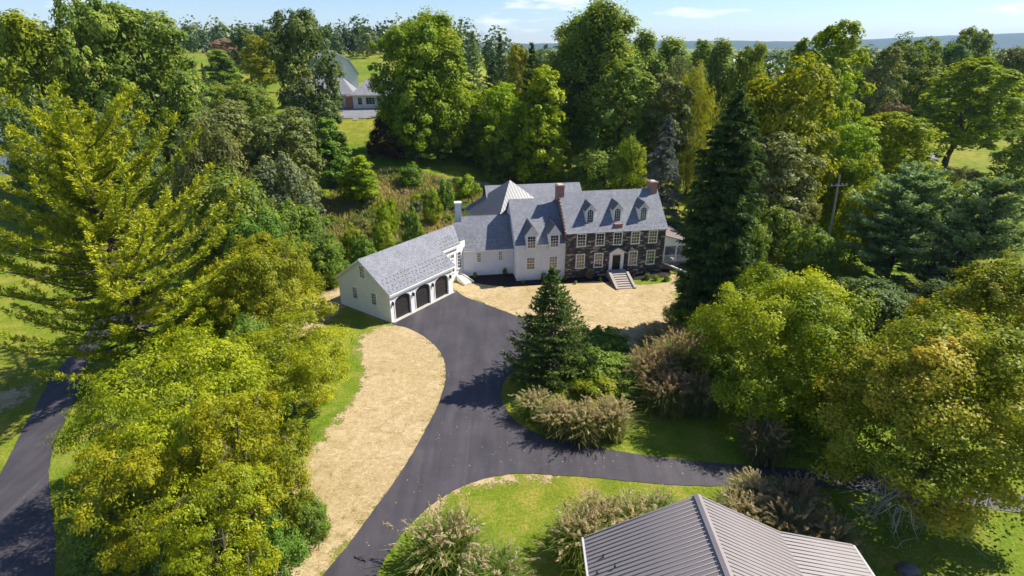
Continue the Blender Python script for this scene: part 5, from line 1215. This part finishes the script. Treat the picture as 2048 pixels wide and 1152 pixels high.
# ---------------------------------------------------------------- shrubs, grasses
GP = [grass_clump(51), grass_clump(52, blades=1400, plumes=140), grass_clump(53, blades=1700, plumes=45)]
def grass(cx, ybase, wpx, hpx, label, bm='blade', pm='plume', k=0):
    g = G(cx, ybase); d = g[1] * CP + CAM_H * SP; R = 0.5 * wpx * d / F_PX; up = AT(cx, ybase - hpx, g[1])[2]
    root = empty('ornamental_grass', (g[0], g[1], 0), label, 'ornamental grass', 'fountain grasses round the drive')
    root.scale = (R / 1.2, R / 1.2, max(up, 0.5) / 2.35); root.rotation_euler = (0, 0, rot_rg.uniform(0, 6.28))
    for nm, me, mt in (('blades', GP[k][0], bm), ('plumes', GP[k][1], pm)):
        o = link(nm, me, root); o.material_slots[0].link = 'OBJECT'; o.material_slots[0].material = MATS['leaf_' + mt]
gr = grass
gr(893, 1128, 150, 90, 'round fountain grass alone on the lawn by the drive curve', 'bladeg', 'plume', 0)
gr(990, 1175, 130, 65, 'fountain grass half cut off by the bottom edge', 'bladeg', 'plume', 2)
gr(1160, 1110, 120, 85, 'fountain grass at the left eave of the metal roof', 'bladeg', 'plume', 0)
gr(1195, 1072, 110, 70, 'second fountain grass from the left eave of the metal roof', 'bladeg', 'plume', 1)
gr(1258, 1062, 100, 60, 'third fountain grass from the left eave of the metal roof', 'bladeg', 'plume', 0)
gr(1318, 1050, 95, 55, 'fountain grass left of the metal roof peak', 'bladeg', 'plume', 2)
gr(1500, 1010, 90, 55, 'pale fountain grass at the drive edge right of the roof peak', 'blade', 'plume', 1)
gr(1485, 1060, 110, 65, 'tan fountain grass right beside the roof peak', 'blade', 'plume', 0)
gr(1590, 1030, 100, 65, 'reddish fountain grass at the drive edge', 'bladed', 'plumer', 1)
gr(1570, 1085, 115, 85, 'dark fountain grass beside the right roof slope', 'bladed', 'plumer', 2)
gr(1655, 1115, 105, 80, 'grey-green fountain grass beyond the right roof slope', 'bladed', 'plumer', 2)
gr(1070, 832, 70, 50, 'leftmost fountain grass at the foot of the spruce', 'bladeg', 'plume', 1)
gr(1118, 862, 80, 60, 'second fountain grass at the foot of the spruce', 'blade', 'plume', 1)
gr(1168, 874, 80, 65, 'third fountain grass at the foot of the spruce', 'blade', 'plume', 0)
gr(1218, 866, 88, 70, 'rightmost pale fountain grass at the foot of the spruce', 'blade', 'plume', 1)
gr(1520, 912, 90, 75, 'grey fountain grass under the lime-green maple', 'bladed', 'plumer', 2)
gr(1330, 818, 100, 75, 'tan fountain grass on the island, the nearest of the brown ones', 'blade', 'plumer', 1)
gr(1395, 818, 90, 70, 'brown fountain grass on the island beside the lime-green maple', 'bladed', 'plumer', 2)
gr(1300, 775, 100, 80, 'tan fountain grass in the middle of the island', 'blade', 'plumer', 1)
gr(1350, 745, 110, 80, 'brown fountain grass in the middle of the island', 'blade', 'plumer', 0)
gr(1330, 700, 100, 45, 'brown grass at the back of the island by the straw', 'bladed', 'plumer', 1)
gr(1385, 705, 90, 50, 'brown grass below the dark spruce', 'bladed', 'plumer', 1)
S_ = lambda *a, **k: tree(*a, cat='shrub', name='shrub', **k)
S_('shrub', 1205, 660, 120, 46.0, 'green', 'dark green shrub right behind the spruce on the island')
S_('shrub_b', 1175, 695, 110, 42.6, 'vine', 'fresh green shrub touching the spruce on the right')
S_('shrub', 1235, 715, 110, 42.0, 'green', 'green shrub between the spruce and the brown grasses')
S_('shrub_b', 1195, 755, 100, 39.5, 'maple', 'yellow-green shrub below the right side of the spruce')
S_('shrub', 1255, 755, 90, 39.5, 'green', 'green shrub left of the tan fountain grasses')
S_('shrub', 1285, 700, 80, 44.0, 'dark', 'dark shrub at the back of the island')
S_('shrub_b', 1440, 720, 90, 43.0, 'vine', 'light green shrub between the dark spruce and the lime maple')
S_('bushy_b', 1372, 600, 85, 51.5, 'vine', 'big-leaved green shrub at the foot of the dark spruce')
S_('shrub', 1530, 970, 100, 28.0, 'vine', 'bright green shrub among the fountain grasses by the roof')
S_('bushy', 1430, 640, 130, 47, 'dark', 'dark shrub under the dark spruce')
S_('bushy', 1650, 770, 120, 36, 'green', 'green shrub under the right side of the lime-green maple')
S_('shrub', 1580, 850, 120, 34, 'green', 'dark green shrub in the shade of the lime-green maple')
for i, (cx, cyy, w, m, lb) in enumerate((
        (1010, 545, 9, 'bladeg', 'tall grass plant at the link wing'), (950, 553, 9, 'bladeg', 'small grass plant at the left end of the bed'),
        (1087, 556, 11, 'bladeg', 'grass plant below the white dormers'), (1178, 552, 13, 'tan', 'pale grass plant left of the entry steps'),
        (1130, 556, 8, 'rust', 'orange-flowered plant at the stone corner'), (1266, 553, 7, 'redleaf', 'small red plant right of the steps'),
        (1294, 553, 13, 'vine', 'round green plant in the bed right of the steps'), (1311, 556, 10, 'lime', 'small bright plant in the bed right of the steps'),
        (1333, 556, 12, 'green', 'green plant at the porch corner'), (1200, 558, 7, 'lime', 'tiny bright plant beside the steps'), (1046, 563, 7, 'lime', 'tiny bright plant at the white corner'), (1151, 565, 6, 'lime', 'tiny bright plant below the stone wall'))):
    g_ = G(cx, cyy + w * 0.5); dd = g_[1] * CP + CAM_H * SP
    put('shrub_b' if i % 2 else 'shrub', g_[0], g_[1], (w * 1.5 if i < 4 else w) * dd / F_PX * 1.1, w * 0.55 * dd / F_PX, m if m in LM else 'vine', lb, 'plant', 'foundation plants along the mulch bed', 'garden_plant', z=0.03)

# wild bank behind the garage: tall dry grass as one mass, bushes one by one
mg = np.random.default_rng(61)
bankP = np.array([AT(x, y, Y)[:2] for x, y, Y in ((640, 470, 74), (690, 520, 68), (800, 470, 71), (900, 420, 78), (985, 385, 96), (960, 350, 104), (850, 345, 106), (740, 330, 106), (640, 360, 94))])
lo, hi = bankP.min(0), bankP.max(0); q = mg.uniform(lo, hi, (60000, 2)); q = q[inside_dist(bankP, q) > -1.0]
dens = np.sin(q[:, 0] * 0.45 + 1) * np.sin(q[:, 1] * 0.4) + mg.normal(size=len(q)) * 0.6; q = q[dens > -0.55]
n = len(q); base = np.column_stack([q, terrain(q[:, 0], q[:, 1])]); h = mg.uniform(0.35, 1.0, n); th = mg.uniform(0, 6.28, n)
tip = base + np.stack([np.cos(th) * h * 0.5, np.sin(th) * h * 0.5, h], 1); sd = np.stack([-np.sin(th), np.cos(th), np.zeros(n)], 1) * 0.10
V = np.stack([base - sd, base + sd, (base + tip) / 2 + sd * 0.9, tip + sd * 0.3, tip - sd * 0.3, (base + tip) / 2 - sd * 0.9], 1).reshape(-1, 3); k = np.arange(n) * 6
Q = np.concatenate([np.stack([k, k + 1, k + 2, k + 5], 1), np.stack([k + 5, k + 2, k + 3, k + 4], 1)])
pat = -0.5 + np.sin(q[:, 0] * 0.3 + 2) * np.cos(q[:, 1] * 0.35 + q[:, 0] * 0.1); vv = np.clip(0.5 + 0.35 * pat + mg.normal(size=n) * 0.18, 0, 1)
leaf_mat('leaf_meadow', (0.18, 0.225, 0.038), (0.37, 0.32, 0.115), (0.54, 0.39, 0.21), trans=0.45)
o = link('meadow_grass', np_mesh('meadow_grass', V, Q, np.tile(vv, 2), 'leaf_meadow')); tag(o, 'tall dry grass and wildflowers on the bank behind the garage', 'grass', None, 'stuff')
pts = 0
while pts < 44:
    c = mg.uniform(lo, hi); 
    if inside_dist(bankP, c[None])[0] < -0.5: continue
    r = mg.uniform(0.6, 1.7); m = ['vine', 'maple', 'lime', 'olive', 'vine', 'tan', 'pink', 'sage', 'maple', 'vine'][pts % 10]
    if m in ('pink', 'tan'): r *= 0.6
    word = {'vine': 'wild fresh green', 'maple': 'wild yellow-green', 'green': 'wild dark green', 'olive': 'wild olive', 'sage': 'wild grey-green', 'lime': 'wild bright lime', 'pink': 'small pinkish flowering', 'tan': 'small dry tan'}[m]
    put('shrub' if pts % 2 else 'shrub_b', c[0], c[1], r * mg.uniform(0.8, 1.25), r, m, word + ' bush on the bank behind the garage', 'bush', 'wild bushes on the bank behind the garage', 'wild_bush'); pts += 1
for i, (x, y, Y, w, h) in enumerate(((665, 525, 66, 70, 24), (720, 485, 69, 70, 25), (760, 462, 72, 60, 26), (700, 470, 72, 60, 30), (640, 540, 63, 60, 40), (820, 435, 77, 60, 30), (860, 395, 86, 50, 25), (770, 410, 82, 60, 25), (890, 375, 92, 50, 25), (820, 350, 100, 70, 35), (930, 370, 98, 70, 30), (700, 365, 92, 70, 50))):
    tree('shrub' if i % 2 else 'shrub_b', x, y - h * 0.7, w * 0.8, Y, ('vine', 'vine', 'maple', 'lime')[i % 4], ('leafy bush against the back of the garage near its gable', 'rounded bush behind the middle of the garage ridge', 'bush behind the garage ridge left of the white chimney', 'bush on the low bank above the garage ridge',
         'leafy bush beside the vine-clad mass at the garage back corner', 'lime bush close behind the white chimney', 'bush in the middle of the wild bank', 'green bush left of the middle of the wild bank', 'bush on the bank left of the straw patch', 'bush high on the bank under the tulip trees', 'yellow-green bush above the straw patch behind the house', 'lime bush at the upper left of the wild bank')[i], cat='bush', group='large wild bushes on the bank behind the garage', name='wild_bush')

# distant woods, one mass each
def wood(name, label, pts, mat, seed, hr=(11, 19), faces=260):
    rg = np.random.default_rng(seed); VV, AA = [], []
    for x, y in pts:
        H = rg.uniform(*hr); R = H * rg.uniform(0.26, 0.4); n = faces; e = unit(rg.normal(size=(n, 3)) + [0, -0.25, 0.45]); lob = 1 + 0.22 * np.sin(e[:, 0] * 5 + rg.uniform(0, 6)) * np.sin(e[:, 2] * 6 + rg.uniform(0, 6))
        p = np.array([x, y, tz(x, y) + H * 0.52]) + e * np.array([R, R, H * 0.5]) * (lob * rg.uniform(0.8, 1.05, n))[:, None]
        Vq, _ = leaf_quads(rg, p, e + rg.normal(size=(n, 3)) * 0.45 + [0, 0, 0.3], R * 0.34 * rg.uniform(0.6, 1.3, n), 0.8); VV.append(Vq); AA.append(np.clip(0.45 + rg.normal() * 0.22 + rg.normal(size=n) * 0.12, 0, 1))
    V = np.concatenate(VV); o = link(name, np_mesh(name, V, np.arange(len(V)).reshape(-1, 4), np.concatenate(AA), mat)); tag(o, label, 'wood', None, 'stuff')
leaf_mat('leaf_wood', (0.035, 0.070, 0.020), (0.080, 0.125, 0.030), (0.190, 0.195, 0.045), trans=0.4)
wr = np.random.default_rng(71)
wood('ridge_wood', 'dark wood along the hilltop behind the fields at upper left', [(x, 318 + wr.uniform(-6, 60) + 0.05 * abs(x)) for x in wr.uniform(-420, 10, 150)], 'leaf_wood', 72, (9, 15), 420)
wood('field_edge_wood', 'line of trees right of the white barn along the field', [(wr.uniform(-98, 8), wr.uniform(262, 330)) for _ in range(46)], 'leaf_wood', 73, (8, 12), 420)
wood('valley_wood', 'wooded valley stretching to the distant hills', [(max(16, wr.uniform(0.0, 1.15) * d), d) for d in wr.uniform(190, 480, 380)], 'leaf_wood', 74, (15, 25), 220)
wood('far_valley_wood', 'hazy tree cover below the distant hills', [(wr.uniform(-1.0, 1.2) * d, d) for d in 450 * 9 ** wr.uniform(0, 1, 1500)], 'leaf_wood', 75, (16, 27), 60)

# fallen leaves on the asphalt and lawn
cand = np.array([G(a_, b_) for a_, b_ in zip(wr.uniform(640, 1650, 1400), wr.uniform(600, 1140, 1400))])
cand = np.concatenate([cand[inside_dist(DRIVE, cand[:, :2]) > 0.2][:170], np.array([G(a_, b_) for a_, b_ in zip(wr.uniform(1640, 2040, 260), wr.uniform(1000, 1150, 260))])]); n = len(cand); cand[:, 2] = 0.05; fp = cand
V, Q = leaf_quads(wr, np.array(fp), np.tile([[0, 0, 1.0]], (n, 1)) + wr.normal(size=(n, 3)) * 0.25, wr.uniform(0.05, 0.11, n), 0.7)
o = link('fallen_leaves', np_mesh('fallen_leaves', V, Q, wr.random(n), 'dry_leaf')); tag(o, 'scattered dry leaves on the asphalt drive', 'leaves', None, 'stuff')

# ---------------------------------------------------------------- the air
hm_ = bpy.data.materials.new('haze'); hm_.use_nodes = True; hn = hm_.node_tree.nodes; hl = hm_.node_tree.links
hn.clear(); ho = hn.new('ShaderNodeOutputMaterial'); hv_ = hn.new('ShaderNodeVolumePrincipled')
hv_.inputs['Color'].default_value = (0.48, 0.72, 1.0, 1); hv_.inputs['Density'].default_value = 0.00006; hv_.inputs['Anisotropy'].default_value = 0.0
hl.new(hv_.outputs[0], ho.inputs['Volume']); MATS['haze'] = hm_
hz_o = MB().box(-9500, 9500, -200, 9600, -40, 215).build('haze', 'haze'); hz_o['kind'] = 'stuff'
